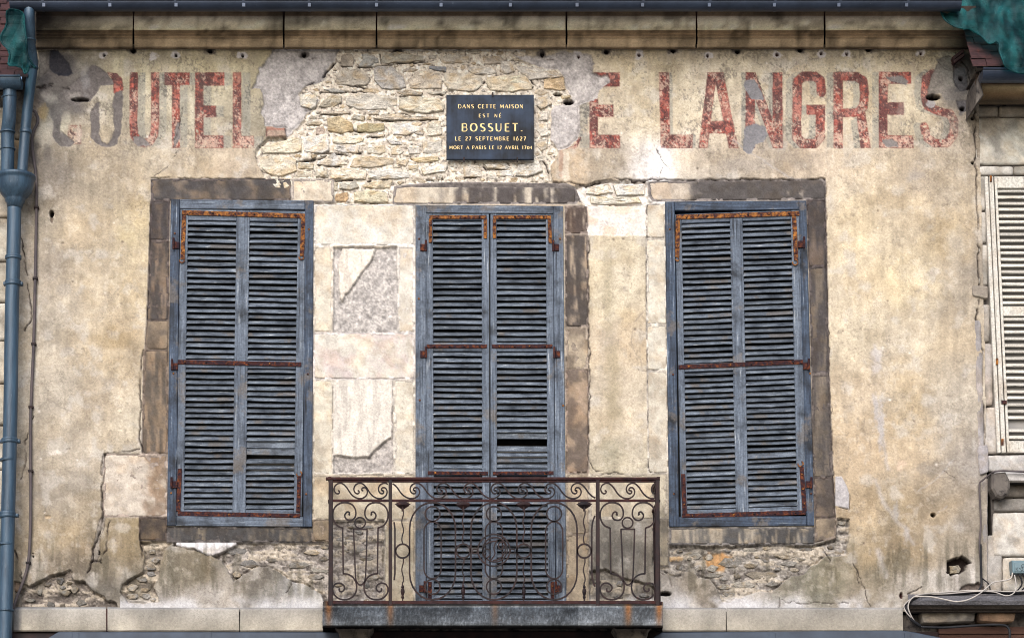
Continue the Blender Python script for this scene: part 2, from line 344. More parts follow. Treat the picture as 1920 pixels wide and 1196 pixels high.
# ---------------- wall blocks: (polygon px, base colour, stain colour, stain amount, streaky)
DK = (84,80,84); DKB = (112,96,84); PALE = (224,218,206); WARM = (214,200,176)
BLK = [
 ([(284,337),(546,336),(546,376),(284,376)], (140,124,110), (82,80,84), .85, 0), (rect(547,336,625,379), (226,212,192), (96,92,94), .5, 0, lambda x, y: sst(585, 548, x+(y-357)*.3)),
 ([(283,378),(318,378),(317,450),(281,450)], (118,102,92), (78,74,78), .9, 1), ([(281,452),(317,452),(316,600),(276,600)], (150,128,110), (82,78,80), .85, 1),
 ([(276,602),(316,602),(315,655),(272,655)], (156,136,114), (96,88,82), .5, 0), ([(270,657),(315,657),(314,850),(267,850)], (158,134,110), (92,86,82), .65, 1),
 ([(196,852),(313,852),(313,968),(193,968)], (210,198,184), (150,126,106), .8, 0, lambda x, y: sst(248, 285, x+(fbm(x, y, 20, 7, 3)-.5)*30)),
 ([(262,970),(313,970),(313,1012),(262,1012)], (120,102,84), (66,60,60), .7, 0), (rect(314,988,606,1016), (140,128,112), (74,74,78), .85, 1),
 (rect(590,384,777,460), (232,228,220), (214,204,188), .4, 0), ([(589,462),(624,462),(624,622),(588,622)], (230,222,206), (204,184,158), .4, 0),
 (rect(746,462,777,622), (234,228,218), (208,198,182), .4, 0), (rect(588,625,777,710), (232,226,216), (206,190,192), .5, 0),
 (rect(588,713,624,888), (228,220,202), (172,160,142), .45, 0), (rect(739,713,777,888), (230,222,206), (202,190,170), .4, 0),
 (rect(586,890,777,974), (212,200,176), (170,154,130), .5, 0), (rect(722,976,777,1135), (206,194,170), (160,146,124), .4, 0), (rect(586,975,620,1014), (164,144,118), (110,98,86), .6, 0),
 ([(740,350),(800,344),(872,342),(1060,345),(1078,352),(1086,372),(1080,382),(737,382)], (216,204,186), (88,82,84), .95, 1, lambda x, y: .25+.75*sst(800, 900, x)-.35*sst(965, 985, x)*sst(1010, 990, x)),
 ([(1060,387),(1100,387),(1102,438),(1060,438)], (204,186,164), (88,74,72), .8, 1), ([(1060,441),(1102,441),(1102,612),(1061,612)], (194,172,148), (82,76,76), .85, 1),
 ([(1061,614),(1102,614),(1103,692),(1061,692)], (200,182,156), (116,102,92), .5, 0), ([(1061,694),(1103,694),(1103,886),(1062,886)], (182,156,132), (106,94,88), .6, 0),
 (rect(1063,889,1104,1000), (196,178,152), (134,120,104), .45, 0), (rect(1063,1002,1104,1135), (188,170,144), (134,120,104), .45, 0),
 (rect(1105,889,1250,972), (212,200,176), (156,146,128), .5, 0), (rect(1236,973,1254,1060), (180,168,146), (110,104,96), .6, 0),
 ([(1213,384),(1246,384),(1247,446),(1213,446)], (222,214,198), (190,176,160), .4, 0), ([(1212,449),(1248,449),(1250,608),(1213,608)], (228,222,208), (196,184,164), .4, 0),
 ([(1213,611),(1250,611),(1251,694),(1214,694)], (226,220,206), (196,184,164), .4, 0), ([(1214,697),(1251,697),(1253,886),(1216,886)], (222,214,198), (178,166,148), .4, 0),
 ([(1216,342),(1300,338),(1547,337),(1547,374),(1300,377),(1224,377),(1217,368)], (206,192,176), (90,86,88), .92, 0, lambda x, y: .2+1.3*sst(1270, 1350, x+(fbm(x, y, 30, 9, 3)-.5)*60)),
 ([(1513,376),(1547,376),(1550,500),(1517,500)], (120,104,94), (78,74,78), .75, 1), ([(1517,502),(1550,502),(1554,700),(1522,700)], (128,116,104), (80,76,80), .72, 1),
 ([(1522,702),(1554,702),(1561,894),(1525,894)], (130,118,106), (80,76,78), .62, 1), ([(1526,896),(1562,896),(1566,970),(1528,970)], (134,116,100), (80,74,74), .6, 0),
 (rect(1256,989,1527,1020), (178,166,148), (74,76,82), .9, 1, lambda x, y: .55+.55*sst(1280, 1500, x)), ([(1529,972),(1568,972),(1567,1008),(1529,1016)], (156,138,116), (90,82,78), .5, 0),
]

# ---------------- height field of plaster, render coats and mortar
GX0, GX1, GY0, GY1, STEP = 18, 1850, 84, 1146, 1.6
nx = int((GX1-GX0)/STEP)+1; ny = int((GY1-GY0)/STEP)+1
X, Y = np.meshgrid(np.linspace(GX0, GX1, nx), np.linspace(GY0, GY1, ny)); X = X.astype(float)
ew = 3.2
XW = X+(fbm(X, Y, 16, 21, 3)-.5)*2*ew+(fbm(X, Y, 5, 22, 2)-.5)*2.4
YW = Y+(fbm(X, Y, 16, 31, 3)-.5)*2*ew+(fbm(X, Y, 5, 32, 2)-.5)*2.4

CPTS = [ # x, y, colour of the plaster there
(80,120,150,140,118),(150,110,150,142,120),(250,115,190,182,146),(400,110,190,182,146),(480,110,176,166,130),(70,200,130,118,104),(110,240,160,150,130),(215,200,168,160,136),(340,210,188,180,154),(480,210,156,148,124),
(1200,110,192,178,142),(1400,110,194,182,152),(1600,112,196,184,150),(1720,115,176,162,128),(1200,200,194,180,148),(1300,200,198,186,158),(1500,200,200,186,156),(1700,200,196,182,150),(1810,230,150,138,118),(1800,130,120,110,98),
(100,310,134,124,108),(150,300,158,146,124),(220,310,172,158,132),(350,310,184,170,144),(450,305,196,178,150),(1070,310,186,164,132),(1130,300,168,154,130),(1240,300,228,226,228),(1232,330,232,232,236),(1300,310,196,184,164),(1350,310,180,168,148),(1430,310,176,162,140),(1520,300,194,176,150),(1650,310,194,180,154),(1720,320,180,168,148),(1790,320,176,164,142),
(90,400,152,142,122),(160,430,184,166,134),(250,420,190,174,136),(90,500,166,154,134),(180,520,188,172,142),(260,520,192,176,142),(90,620,176,166,146),(160,620,192,176,146),(210,640,186,164,124),(250,650,182,166,136),(100,740,178,168,148),(180,740,194,178,150),(240,780,196,184,158),
(90,850,166,156,136),(150,850,182,170,148),(220,840,186,172,144),(90,920,150,140,122),(160,930,158,144,118),(70,1000,160,144,114),(120,1000,172,152,116),(165,1020,140,124,98),(90,1060,134,122,102),(150,1070,128,116,96),(220,1020,148,130,96),(250,1000,150,134,100),(220,1060,134,122,98),(190,1100,112,108,98),(230,1090,116,110,98),
(320,1060,132,124,104),(350,1080,120,112,92),(330,1110,150,142,128),(390,1060,134,120,92),(400,1110,170,164,154),(480,1080,108,102,90),(500,1110,134,132,124),(560,1115,168,168,166),(600,1130,176,178,178),(320,1135,182,180,176),(430,1135,180,178,176),
(1600,420,204,188,154),(1700,400,192,176,146),(1760,450,184,166,130),(1820,480,160,150,134),(1600,520,206,190,158),(1700,520,200,184,148),(1790,560,168,156,134),(1600,620,200,186,156),(1700,640,200,186,158),(1780,660,176,162,136),(1600,750,192,174,144),(1700,760,186,168,134),(1790,760,178,168,148),(1600,850,184,162,128),(1700,850,190,172,142),(1760,890,160,148,128),(1820,880,156,148,136),
(1600,950,176,154,118),(1680,960,156,140,110),(1760,960,158,140,110),(1820,980,146,138,124),(1620,1040,168,148,112),(1700,1030,158,138,104),(1790,1020,158,146,124),(1640,1080,128,118,94),(1700,1090,164,156,142),(1790,1095,172,166,158),(1560,1070,124,118,96),(1530,1090,112,110,92),(1480,1112,118,114,98),(1290,1100,138,126,106),(1320,1110,116,108,94),(1280,1130,190,190,192),(1400,1135,196,194,192),(1520,1132,184,180,172),(1600,1110,160,148,128),(1680,1130,156,148,132),
(1150,460,196,184,154),(1180,520,204,192,164),(1145,560,196,184,154),(1135,640,180,166,142),(1180,650,196,174,138),(1150,740,190,176,150),(1190,780,196,184,160),(1150,860,176,168,144),(1195,860,190,182,160),(1170,980,138,132,118),(1170,1030,120,116,106),(1215,1010,160,152,136),
(760,600,220,212,200),(660,500,214,202,178),(650,540,220,212,196),(660,760,206,196,178),(700,760,218,208,188),(650,820,222,214,206),(720,800,196,184,160)]
cp = np.array(CPTS, float)
sub = 6; Xs = X[::sub, ::sub]; Ys = Y[::sub, ::sub]
wx = Xs+(fbm(Xs, Ys, 70, 41, 4)-.5)*70; wy = Ys+(fbm(Xs, Ys, 70, 45, 4)-.5)*70
num = np.zeros(Xs.shape+(3,)); den = np.zeros(Xs.shape)
for a in cp:
    ww = 1/(((wx-a[0])**2+(wy-a[1])**2)+260)**1.7; num += ww[..., None]*a[2:]; den += ww
base_s = num/den[..., None]
def up(a):
    iy = np.linspace(0, a.shape[0]-1, ny); ix = np.linspace(0, a.shape[1]-1, nx)
    y0 = np.minimum(iy.astype(int), a.shape[0]-2); x0 = np.minimum(ix.astype(int), a.shape[1]-2); fy = (iy-y0)[:, None, None]; fx = (ix-x0)[None, :, None]
    return (a[y0][:, x0]*(1-fx)+a[y0][:, x0+1]*fx)*(1-fy)+(a[y0+1][:, x0]*(1-fx)+a[y0+1][:, x0+1]*fx)*fy
C = up(base_s)
# trowel-smoothed mottling, brownish damp clouds, vertical run-off
n_a = fbm(X, Y, 60, 51, 5); n_b = fbm(X, Y, 14, 56, 4); n_c = fbm(X, Y, 9, 61, 4, sy=70); n_f = fbm(X, Y, 3.2, 66, 2); n_g = fbm(X, Y, 30, 151, 5)
C = C*(1+(n_a[..., None]-.5)*.20+(n_b[..., None]-.5)*.17+(n_c[..., None]-.5)*.16+(n_f[..., None]-.5)*.10)
st = sst(.56, .74, fbm(X, Y, 42, 71, 5))[..., None]*.22; C = C*(1-st)+C*np.array([.74, .70, .62])*st
st = sst(.6, .76, n_g)[..., None]*.5; C = C*(1-st)+np.array([196, 192, 184])*st*.96
warm = sst(.5, .7, fbm(X, Y, 90, 75, 3))[..., None]*.3; C = C*(1-warm)+C*np.array([1.04, .985, .88])*warm
for sc_k, th, al, tn in ((22, .60, .16, (206, 196, 178)), (11, .64, .22, (214, 206, 190)), (16, .65, .16, (138, 124, 104)), (6, .68, .26, (118, 106, 90))):
    q_ = fbm(X, Y, sc_k, 700+sc_k, 4); a_ = (sst(th, th+.014, q_)*al*sst(.42, .56, fbm(X, Y, 80, 720+sc_k, 3)))[..., None]; C = C*(1-a_)+np.array(tn, float)*a_
for k in range(70):
    x = R.uniform(70, 1820); y = R.choice([96, 96, 300, 200+R.uniform(0, 500)]); L_ = R.uniform(40, 220); w_ = R.uniform(1.5, 6); i0 = max(0, int((y-GY0)/STEP)); i1 = int((y+L_-GY0)/STEP); j0 = max(0, int((x-20-GX0)/STEP)); j1 = int((x+20-GX0)/STEP)
    a_ = (np.exp(-((X[i0:i1, j0:j1]-x-(fbm(X[i0:i1, j0:j1]*0, Y[i0:i1, j0:j1], 40, k, 2)-.5)*8)/w_)**2)*(1-(Y[i0:i1, j0:j1]-y)/L_).clip(0, 1)*R.uniform(.08, .28))[..., None]
    C[i0:i1, j0:j1] = C[i0:i1, j0:j1]*(1-a_)+np.array([112., 102, 88] if k % 3 else [222., 214, 198])*a_
H = .034+(fbm(X, Y, 40, 81, 4)-.5)*.012+(n_b-.5)*.0035+(n_f-.5)*.0012
FULL = (slice(None), slice(None))
def box(x0, y0, x1, y1):
    return (slice(max(0, int((y0-GY0)/STEP)), max(0, int((y1-GY0)/STEP)+2)), slice(max(0, int((x0-GX0)/STEP)), max(0, int((x1-GX0)/STEP)+2)))
def pbox(poly, pad=16): p = np.array(poly, float); return box(p[:, 0].min()-pad, p[:, 1].min()-pad, p[:, 0].max()+pad, p[:, 1].max()+pad)
def over(col, a, sl=FULL):
    col = np.asarray(col, float); C[sl] = C[sl]*(1-a[..., None])+col*a[..., None]
def var(col, k=.3, s1=12, s2=3, seed=90, sl=FULL):
    n = 1+(fbm(X[sl], Y[sl], s1, seed, 4)-.5)*k+(fbm(X[sl], Y[sl], s2, seed+5, 2)-.5)*k*.8
    return np.array(col, float)*n[..., None]
def layer(poly, h, col, rough=.004, k=.35, groove=.016, seed=90, s1=12, soft=1.0):
    """cut the plaster away inside poly down to height h"""
    sl = pbox(poly); x = X[sl]; y = Y[sl]
    d = sdf(poly, XW[sl], YW[sl]); a = 1-sst(-soft, soft, d)
    hh = h+(fbm(x, y, 9, seed, 4)-.5)*rough*2+(fbm(x, y, 3, seed+3, 2)-.5)*rough
    H[sl] = H[sl]*(1-a)+hh*a-groove*np.exp(-((d+2.2)/1.7)**2)*sst(.40, .58, fbm(x, y, 22, seed+9, 2))
    over(var(col, k, s1, 3, seed, sl), a, sl)
def patch(poly, dh, col, alpha=1., k=.2, seed=95, soft=1.):
    sl = pbox(poly); d = sdf(poly, XW[sl], YW[sl]); a = (1-sst(-soft, soft, d)); H[sl] += dh*a; over(var(col, k, 14, 3, seed, sl), a*alpha, sl)
def crack(pts, wd=1.2, depth=.02, col=(58, 50, 48), a=.9, jit=5, seed=3):
    sl = pbox(pts); x = X[sl]; y = Y[sl]
    xx = x+(fbm(x, y, 12, 101+seed, 3)-.5)*jit*2; yy = y+(fbm(x, y, 12, 111+seed, 3)-.5)*jit*2
    d = linedist(pts, xx, yy); g = np.exp(-(d/(wd*.72))**2)*sst(.25, .5, fbm(x, y, 18, 121+seed, 2)); H[sl] -= depth*g; over(col, np.clip(g*a, 0, 1), sl)

# faded lettering : red paint, painted side shades, flaking
LB_ = box(84, 118, 1815, 300); XL = X[LB_]; YL = Y[LB_]; XJ = XL+(n_b[LB_]-.5)*1.6; YJ = YL+(n_f[LB_]-.5)*1.2
def stroke(pts, wd): return linedist(pts, XJ, YJ, 24)-wd/2
def rc(x0, y0, x1, y1): return sdf(rect(x0, y0, x1, y1), XJ, YJ, 24)
def un(*a):
    r = a[0]
    for q in a[1:]: r = np.minimum(r, q)
    return r
T0, T1 = 137, 278
LET = [
 (un(stroke([(251,145),(250,235),(252,254),(260,266),(271,269),(282,265),(289,252),(291,235),(291,145)], 14.5), rc(244,T0,258,200), rc(284,T0,298,200)), 15, .85),
 (un(rc(309,T0,355,160), rc(323,T0,337,T1)), 14, .8), (un(rc(366,T0,381,T1), rc(366,T0,421,161), rc(366,199,405,220), rc(366,255,419,T1)), 15, .75),
 (un(rc(437,T0,452,T1), rc(437,256,476,T1)), 17, .7),
 (un(rc(1106,186,1121,T1), rc(1106,T0,1162,163), rc(1106,197,1150,220), rc(1106,254,1162,T1)), -19, .95),
 (sdf([(1060,280),(1075,275),(1085,258),(1089,258),(1089,262),(1080,280)], XL, YL), -1, .8),
 (un(sdf([(1236,T0),(1254,T0),(1256,T1),(1239,T1)], XL, YL, 24), rc(1239,253,1298,T1)), 6, .85),
 (un(sdf([(1327,T0),(1344,T0),(1326,T1),(1310,T1)], XL, YL, 24), sdf([(1338,T0),(1356,T0),(1384,T1),(1367,T1)], XL, YL, 24), rc(1326,228,1372,251)), 0, .85),
 (un(rc(1398,T0,1415,T1), rc(1449,T0,1467,T1), sdf([(1398,T0),(1416,T0),(1467,T1),(1450,T1)], XL, YL, 24)), -8, .8),
 (un(stroke([(1540,174),(1538,152),(1528,144),(1506,144),(1495,154),(1494,210),(1494,258),(1505,270),(1528,270),(1538,258),(1538,206)], 16.5), rc(1512,198,1547,216)), -12, .82),
 (un(rc(1563,T0,1580,T1), stroke([(1570,144),(1605,144),(1618,152),(1621,175),(1619,200),(1609,212),(1570,213)], 16), sdf([(1606,214),(1622,212),(1632,T1),(1614,T1)], XL, YL, 24)), -13, .85),
 (un(rc(1648,136,1664,T1), rc(1648,136,1708,158), rc(1648,193,1694,216), rc(1648,255,1712,T1)), -13, .85),
 (stroke([(1748,139),(1736,148),(1734,180),(1738,200),(1760,209),(1781,214),(1789,228),(1788,252),(1776,269),(1752,269),(1737,258),(1733,238)], 15), -13, .72),
 (sdf(zm(*Z1, [(905,285),(990,290),(1040,340),(1055,450),(965,480),(960,380),(940,330)]), XL, YL), 0, .9),
 (rc(499,240,536,257), 0, .55), (rc(128,236,152,270), 0, .25),
]
wear = fbm(XL, YL, 7, 131, 5); fine = fbm(XL, YL, 2.6, 137, 2); ridg = np.abs(fbm(XL, YL, 8, 141, 3)-.5); clump = fbm(XL, YL, 24, 138, 3)
for d, off, amt in LET:
    if off:
        k = int(round(off/STEP)); ds = np.roll(d, k, 1); a = (1-sst(-1.5, 1.5, ds))*sst(.22, .5, wear+fine*.12)*.6
        over(np.array([146, 146, 134.]), a, LB_); over(np.array([90, 90, 88.]), (1-sst(-1, 1, ds))*sst(.62, .68, fine*.5+clump*.5)*.5, LB_)
low = sst(190, 265, YL); redv = var((166, 68, 56), .5, 7, 2.4, 143, LB_)*(1+(fbm(XL, YL, 3, 149, 2, sy=40)-.5)*.5)[..., None]; pink = var((190, 122, 106), .3, 7, 2.4, 144, LB_)
mixr = (sst(.50, .66, fbm(XL, YL, 22, 146, 3)+.12*low)*.6)[..., None]
dk = sst(.48, .56, wear*.35+fine*.30+clump*.35+.02*(1-low)); lt = sst(.56, .64, fbm(XL, YL, 2.8, 152, 2)*.42+fbm(XL, YL, 20, 153, 3)*.58+.095*low-.035)
for d, off, amt in LET:
    ins = 1-sst(-.8, .8, d); keep = sst(.20, .34, wear+fine*.15-.10*low+(amt-.85)*.4)
    over(redv*(1-mixr)+pink*mixr, ins*keep*np.clip(amt+.02, 0, .86), LB_)
    over(np.array([84, 66, 66.]), ins*dk*.62, LB_); over(np.array([208, 178, 152.]), ins*lt*.72, LB_)
    over(np.array([120, 56, 50.]), np.exp(-(d/1.0)**2)*.35*(wear > .42), LB_)
    over(np.array([60, 48, 48.]), ins*np.clip(1-ridg/.020, 0, 1)*.72, LB_); H[LB_] -= ins*.0015*dk

# fine dark pepper marks of soot and algae in the lettered band
pep = sst(.615, .66, fbm(X, Y, 2.6, 161, 2, sy=3.6)*.5+fbm(X, Y, 34, 163, 4)*.5); band = sst(330, 250, Y)*sst(86, 100, Y)
over(np.array([96, 90, 82.]), pep*band*.42)
topd = sst(128, 90, Y+(n_a-.5)*30)*.5; over(np.array([118, 106, 82.]), topd*.6)  # plaster turns darker brown towards its top edge

# stains with their own shapes
def blob(x, y, rx, ry, col, a, seed=0, hard=.5):
    sl = box(x-rx*1.9-4, y-ry*1.9-4, x+rx*1.9+4, y+ry*1.9+4)
    d = np.sqrt(((X[sl]-x)/rx)**2+((Y[sl]-y)/ry)**2)+(fbm(X[sl], Y[sl], min(rx, ry)*.9, 171+seed, 4)-.5)*1.3
    over(np.asarray(col, float), (1-sst(hard, 1.05, d))*a, sl)
blob(1236,308,30,40,(228,228,232),.75,1,.5); blob(1060,315,10,34,(228,214,190),.7,2); blob(1052,300,5,40,(190,120,90),.4,3)
blob(110,170,58,62,(96,92,90),.75,4,.35); blob(95,120,40,34,(112,104,96),.6,5,.3); blob(92,240,28,60,(176,170,158),.6,6,.3); blob(80,215,12,26,(186,150,80),.5,7,.3); blob(60,280,16,40,(92,88,84),.6,8)
blob(95,320,40,30,(128,120,108),.5,9,.2); blob(150,130,30,24,(140,136,128),.6,10,.3)
for x, y, rx, ry, c, a in [(1645,672,16,32,(196,192,196),.55),(1652,800,8,60,(178,176,178),.7),(1692,872,13,13,(216,188,158),.85),(1642,770,6,34,(176,174,178),.6),(1680,960,7,20,(160,160,162),.6),(1700,1000,8,26,(176,172,168),.5),(1650,1050,8,30,(176,170,160),.4),(1720,330,26,14,(150,140,128),.5),(1690,190,10,60,(196,190,172),.3),(120,545,32,14,(150,146,138),.35),(104,848,14,6,(226,214,200),.7),(150,905,40,26,(140,134,124),.4),(1790,470,24,60,(196,190,176),.35),(1740,880,44,16,(138,130,118),.5),(1500,300,60,18,(160,148,132),.35),(1400,312,60,20,(150,142,132),.4),(240,445,30,26,(196,178,128),.5),(205,640,34,16,(172,150,108),.5)]:
    blob(x, y, rx, ry, c, a, int(x) % 17, .35)
for pts, wd in [([(1640,650),(1650,690)], 4), ([(1636,740),(1652,800),(1664,880)], 4), ([(1640,900),(1660,950),(1690,985),(1712,1020)], 4), ([(1645,1030),(1662,1080)], 5), ([(1372,262),(1490,340)], 1.5), ([(1790,860),(1755,900),(1720,920)], 1.2), ([(1755,965),(1775,948)], 1.2)]:
    over(np.array([176., 172, 170]), np.exp(-(linedist(pts, XW, YW)/wd)**2)*.55)
for x in (330, 344, 1050, 1060, 232, 476): over(np.array([150., 140, 122]), np.exp(-((XW-x)/5)**2)*(Y < 330)*(Y > 280)*.3)
for k in range(26):
    x = R.uniform(70, 1820); y = R.uniform(300, 1050)
    if 290 < x < 1560: continue
    pl_ = [(x, y), (x+R.uniform(-30, 30), y+R.uniform(-16, 16)), (x+R.uniform(-50, 50), y+R.uniform(-30, 30))]; sl = pbox(pl_)
    over(np.array([128., 120, 108]), np.exp(-(linedist(pl_, XW[sl], YW[sl])/.9)**2)*.35, sl)
for k in range(120):   # little nicks and pocks
    x = R.uniform(70, 1825); y = R.uniform(105, 1080); r = R.uniform(1., 2.6); dd = np.hypot(X-x, (Y-y)*R.uniform(.7, 1.4)) if False else None
    i0 = max(0, int((y-8-GY0)/STEP)); i1 = i0+11; j0 = max(0, int((x-8-GX0)/STEP)); j1 = j0+11
    g = np.exp(-(((X[i0:i1, j0:j1]-x)**2+(Y[i0:i1, j0:j1]-y)**2)/r**2)); H[i0:i1, j0:j1] -= .008*g
    cc = np.array([236., 230, 220]) if k % 3 == 0 else np.array([112., 98, 84]); C[i0:i1, j0:j1] = C[i0:i1, j0:j1]*(1-g[..., None]*.7)+cc*g[..., None]*.7

# patches of cement, render coats, bare rubble beds
for g in (G1, G2): patch(g, -.007, (112,106,102), 1, .26, 201)
patch(G3, -.005, (54,56,64), .97, .3, 203)
for g in (G4, G5): patch(g, -.005, (128,128,132), 1, .14, 205)
for g in (G6, G7, G9, G10): patch(g, -.006, (128,122,118), 1, .2, 207)
patch(G8, -.006, (126,120,112), .9, .3, 209)
blob(160,150,10,30,(140,140,142),.5,12); blob(140,180,16,8,(196,190,178),.4,13); blob(1785,190,26,26,(104,100,96),.6,14,.3); blob(1800,165,14,26,(82,80,82),.8,15,.4); blob(1803,205,10,14,(92,92,96),.8,16,.5)
blob(125,225,14,30,(190,184,160),.7,17,.4); blob(148,252,8,16,(196,176,160),.6,18,.5)
layer(GREY_L, .016, (172,168,166), .005, .4, .014, 211); layer(GREY_R, .016, (176,171,168), .005, .4, .014, 221)
rl = layer(RUB, .013, (212,200,180), .009, .5, .02, 231, 7); layer(RUB2, .004, (222,212,200), .008, .4, .016, 241, 8)
patch([(500,241),(536,241),(536,258),(500,258)], .018, (176,150,128), .8)
over(np.array([176., 104, 86]), (1-sst(-1, 1, rc(500,241,534,246)))*.6, LB_)
layer(P1, .008, (176,171,165), .006, .5, .004, 251, 9); layer(P2, .006, (168,162,155), .006, .5, .004, 261, 9)
for p, c in ((P1R, (222,212,196)), (P2R, (212,205,192))):
    d = sdf(p, XW, YW); a = 1-sst(-1, 1, d); H = H*(1-a)+(.031+(fbm(X, Y, 30, 271, 3)-.5)*.006)*a
    H -= .008*np.exp(-((d-1.6)/1.1)**2)*(H < .03); over(var(c, .16, 26, 3, 273)*(1-.1*sst(.5, .7, n_c)[..., None]), a)
for p, h, c, s in ((BL1, -.004, (124,114,102), 281), (BL2, .0, (150,138,118), 291), (BL3, .002, (156,148,138), 301), (BR, .0, (146,140,130), 311), (BM, .004, (130,124,112), 321)):
    layer(p, h, c, .008, .5, .02, s, 8); sl = pbox(p); q_ = fbm(X[sl], Y[sl], 30, s+2, 4, sy=9); ms = 1-sst(-1, 1, sdf(p, XW[sl], YW[sl])); H[sl] += ms*(q_-.5)*.03; over(var((186, 172, 148), .3, 6, 3, s+4, sl), ms*sst(.52, .62, q_)*.75, sl); over(var((92, 84, 76), .3, 6, 3, s+5, sl), ms*sst(.44, .36, q_)*.55, sl)
for p in (BL1, BL3, BR, RUB):                    # coarse pebbly mortar
    sl = pbox(p); a = 1-sst(-1, 1, sdf(p, XW[sl], YW[sl])); q = fbm(X[sl], Y[sl], 4.5, 331, 2); H[sl] += a*(q-.5)*.009
    over(np.array([66., 60, 56]), a*sst(.34, .26, q)*.5, sl); over(np.array([216., 206, 192]), a*sst(.68, .76, q)*.35, sl)
WC = [(330,1013),(360,1011),(400,1014),(446,1015),(442,1023),(422,1033),(399,1041),(384,1037),(359,1027),(330,1023)]
d = sdf(WC, XW, YW); a = 1-sst(-.8, .8, d); H = H*(1-a)+.040*a; over(var((216,216,222), .1), a*(1-.55*sst(1022, 1032, Y+(X-400)*.1)*(X > 380)))
blob(1345,1050,38,20,(200,142,76),.85,21,.5); blob(1262,1046,22,6,(200,156,96),.7,22,.5)
blob(1440,1020,60,12,(90,88,88),.3,23)
lowm = sst(985, 1040, Y)*sst(1135, 1100, Y+(n_a-.5)*40); over(np.array([84., 80, 62]), lowm*sst(.50, .68, fbm(X, Y, 8, 511, 4, sy=60)*.6+fbm(X, Y, 50, 512, 3)*.4)*.42*(np.abs(sdf(rect(18, 985, 1850, 1140), X, Y, 1)) < 900))
blob(120,118,50,34,(70,68,70),.6,41,.3); blob(84,150,20,40,(84,80,80),.6,42,.3); blob(96,184,26,18,(176,170,158),.75,51,.4); blob(82,244,16,26,(188,178,158),.7,52,.4); blob(90,290,14,22,(104,98,92),.7,53,.4); blob(118,206,16,26,(120,114,108),.6,54,.4)
blob(1808,120,26,36,(70,66,64),.75,45,.3); blob(1800,235,20,40,(140,130,116),.5,46,.3); blob(105,300,36,60,(120,112,100),.45,43,.3)
for pl_, c_ in (([(193,855),(206,851),(203,870),(196,892),(187,888)], (142,134,124)), ([(186,975),(197,966),(195,990),(188,1010),(187,1040),(180,1054),(171,1051),(174,1028),(180,1000)], (138,130,118)), ([(1755,112),(1780,104),(1800,118),(1790,134),(1770,128)], (108,102,94)), ([(1790,120),(1812,128),(1816,168),(1800,172),(1788,150)], (86,84,86)), ([(1794,190),(1814,188),(1818,206),(1800,212)], (96,94,96)), ([(72,98),(96,94),(92,130),(74,150)], (104,98,90))):
    patch(pl_, -.006, c_, .9, .35, 603); crack(pl_+[pl_[0]], .9, .008, (60, 52, 48), .5, 2, 7)
d = sdf([(1566,893),(1578,893),(1588,912),(1592,926),(1592,954),(1566,948)], X, Y); a = 1-sst(-1, 1, d); H += a*.006; over(var((176,173,174), .25), a); crack([(1566,948),(1592,955),(1593,926)], .9, .012, (60,52,48), .8, 1, 8)
# white salt bloom along the string course
sb = sst(1108, 1134, Y+(n_a-.5)*34)*(X > 225)*(X < 1860)*sst(.42, .60, fbm(X, Y, 60, 341, 4)); over(var((198,200,206), .14), sb*.75)
# window surrounds sit in a recessed bed
bed = np.zeros(X.shape); lap = np.zeros(X.shape); BEDC = np.ones(C.shape)*160.
for poly, *_ in BLK:
    sl = pbox(poly, 10); dq = sdf(poly, X[sl], Y[sl], 8); a_ = 1-sst(.5, 2.6, dq); bed[sl] = np.maximum(bed[sl], a_); bc_ = (np.array(_[0], float)*(1-_[2]*.6)+np.array(_[1], float)*_[2]*.6)*.78; BEDC[sl] = BEDC[sl]*(1-a_[..., None])+bc_*a_[..., None]; lap[sl] = np.maximum(lap[sl], sst(-6, -1, dq)*(dq < 3))
jc = fbm(X, Y, 5, 351, 3); lp_ = lap*sst(.50, .60, fbm(X, Y, 15, 353, 4)); H = H*(1-bed)+(.0265+(jc-.5)*.005+lp_*.0085)*bed; over(BEDC*(1+(jc[..., None]-.5)*.45)*(1+lp_[..., None]*.22), bed)
UP = rect(1102,386,1212,442); a = 1-sst(-1, 1, sdf(UP, XW, YW)); H = H*(1-a)+(.026+(n_f-.5)*.003)*a; over(var((216,208,200), .14), a)
over(np.array([228., 196, 170]), a*sst(.55, .6, fbm(X, Y, 26, 361, 3))*.8)
# the yellowish smear in the right-hand pier
blob(1140,540,16,110,(162,150,116),.5,31,.2); blob(1150,720,22,120,(160,146,110),.55,32,.2); blob(1175,590,30,40,(192,166,118),.4,33,.2); blob(1143,850,26,40,(166,160,132),.5,34,.3)
LN = [(1212,446),(1212,580),(1200,592),(1188,606),(1184,640),(1190,660),(1202,676),(1204,696),(1214,696)]
crack(LN, 1., .006, (150,140,126), .6, 1, 1)
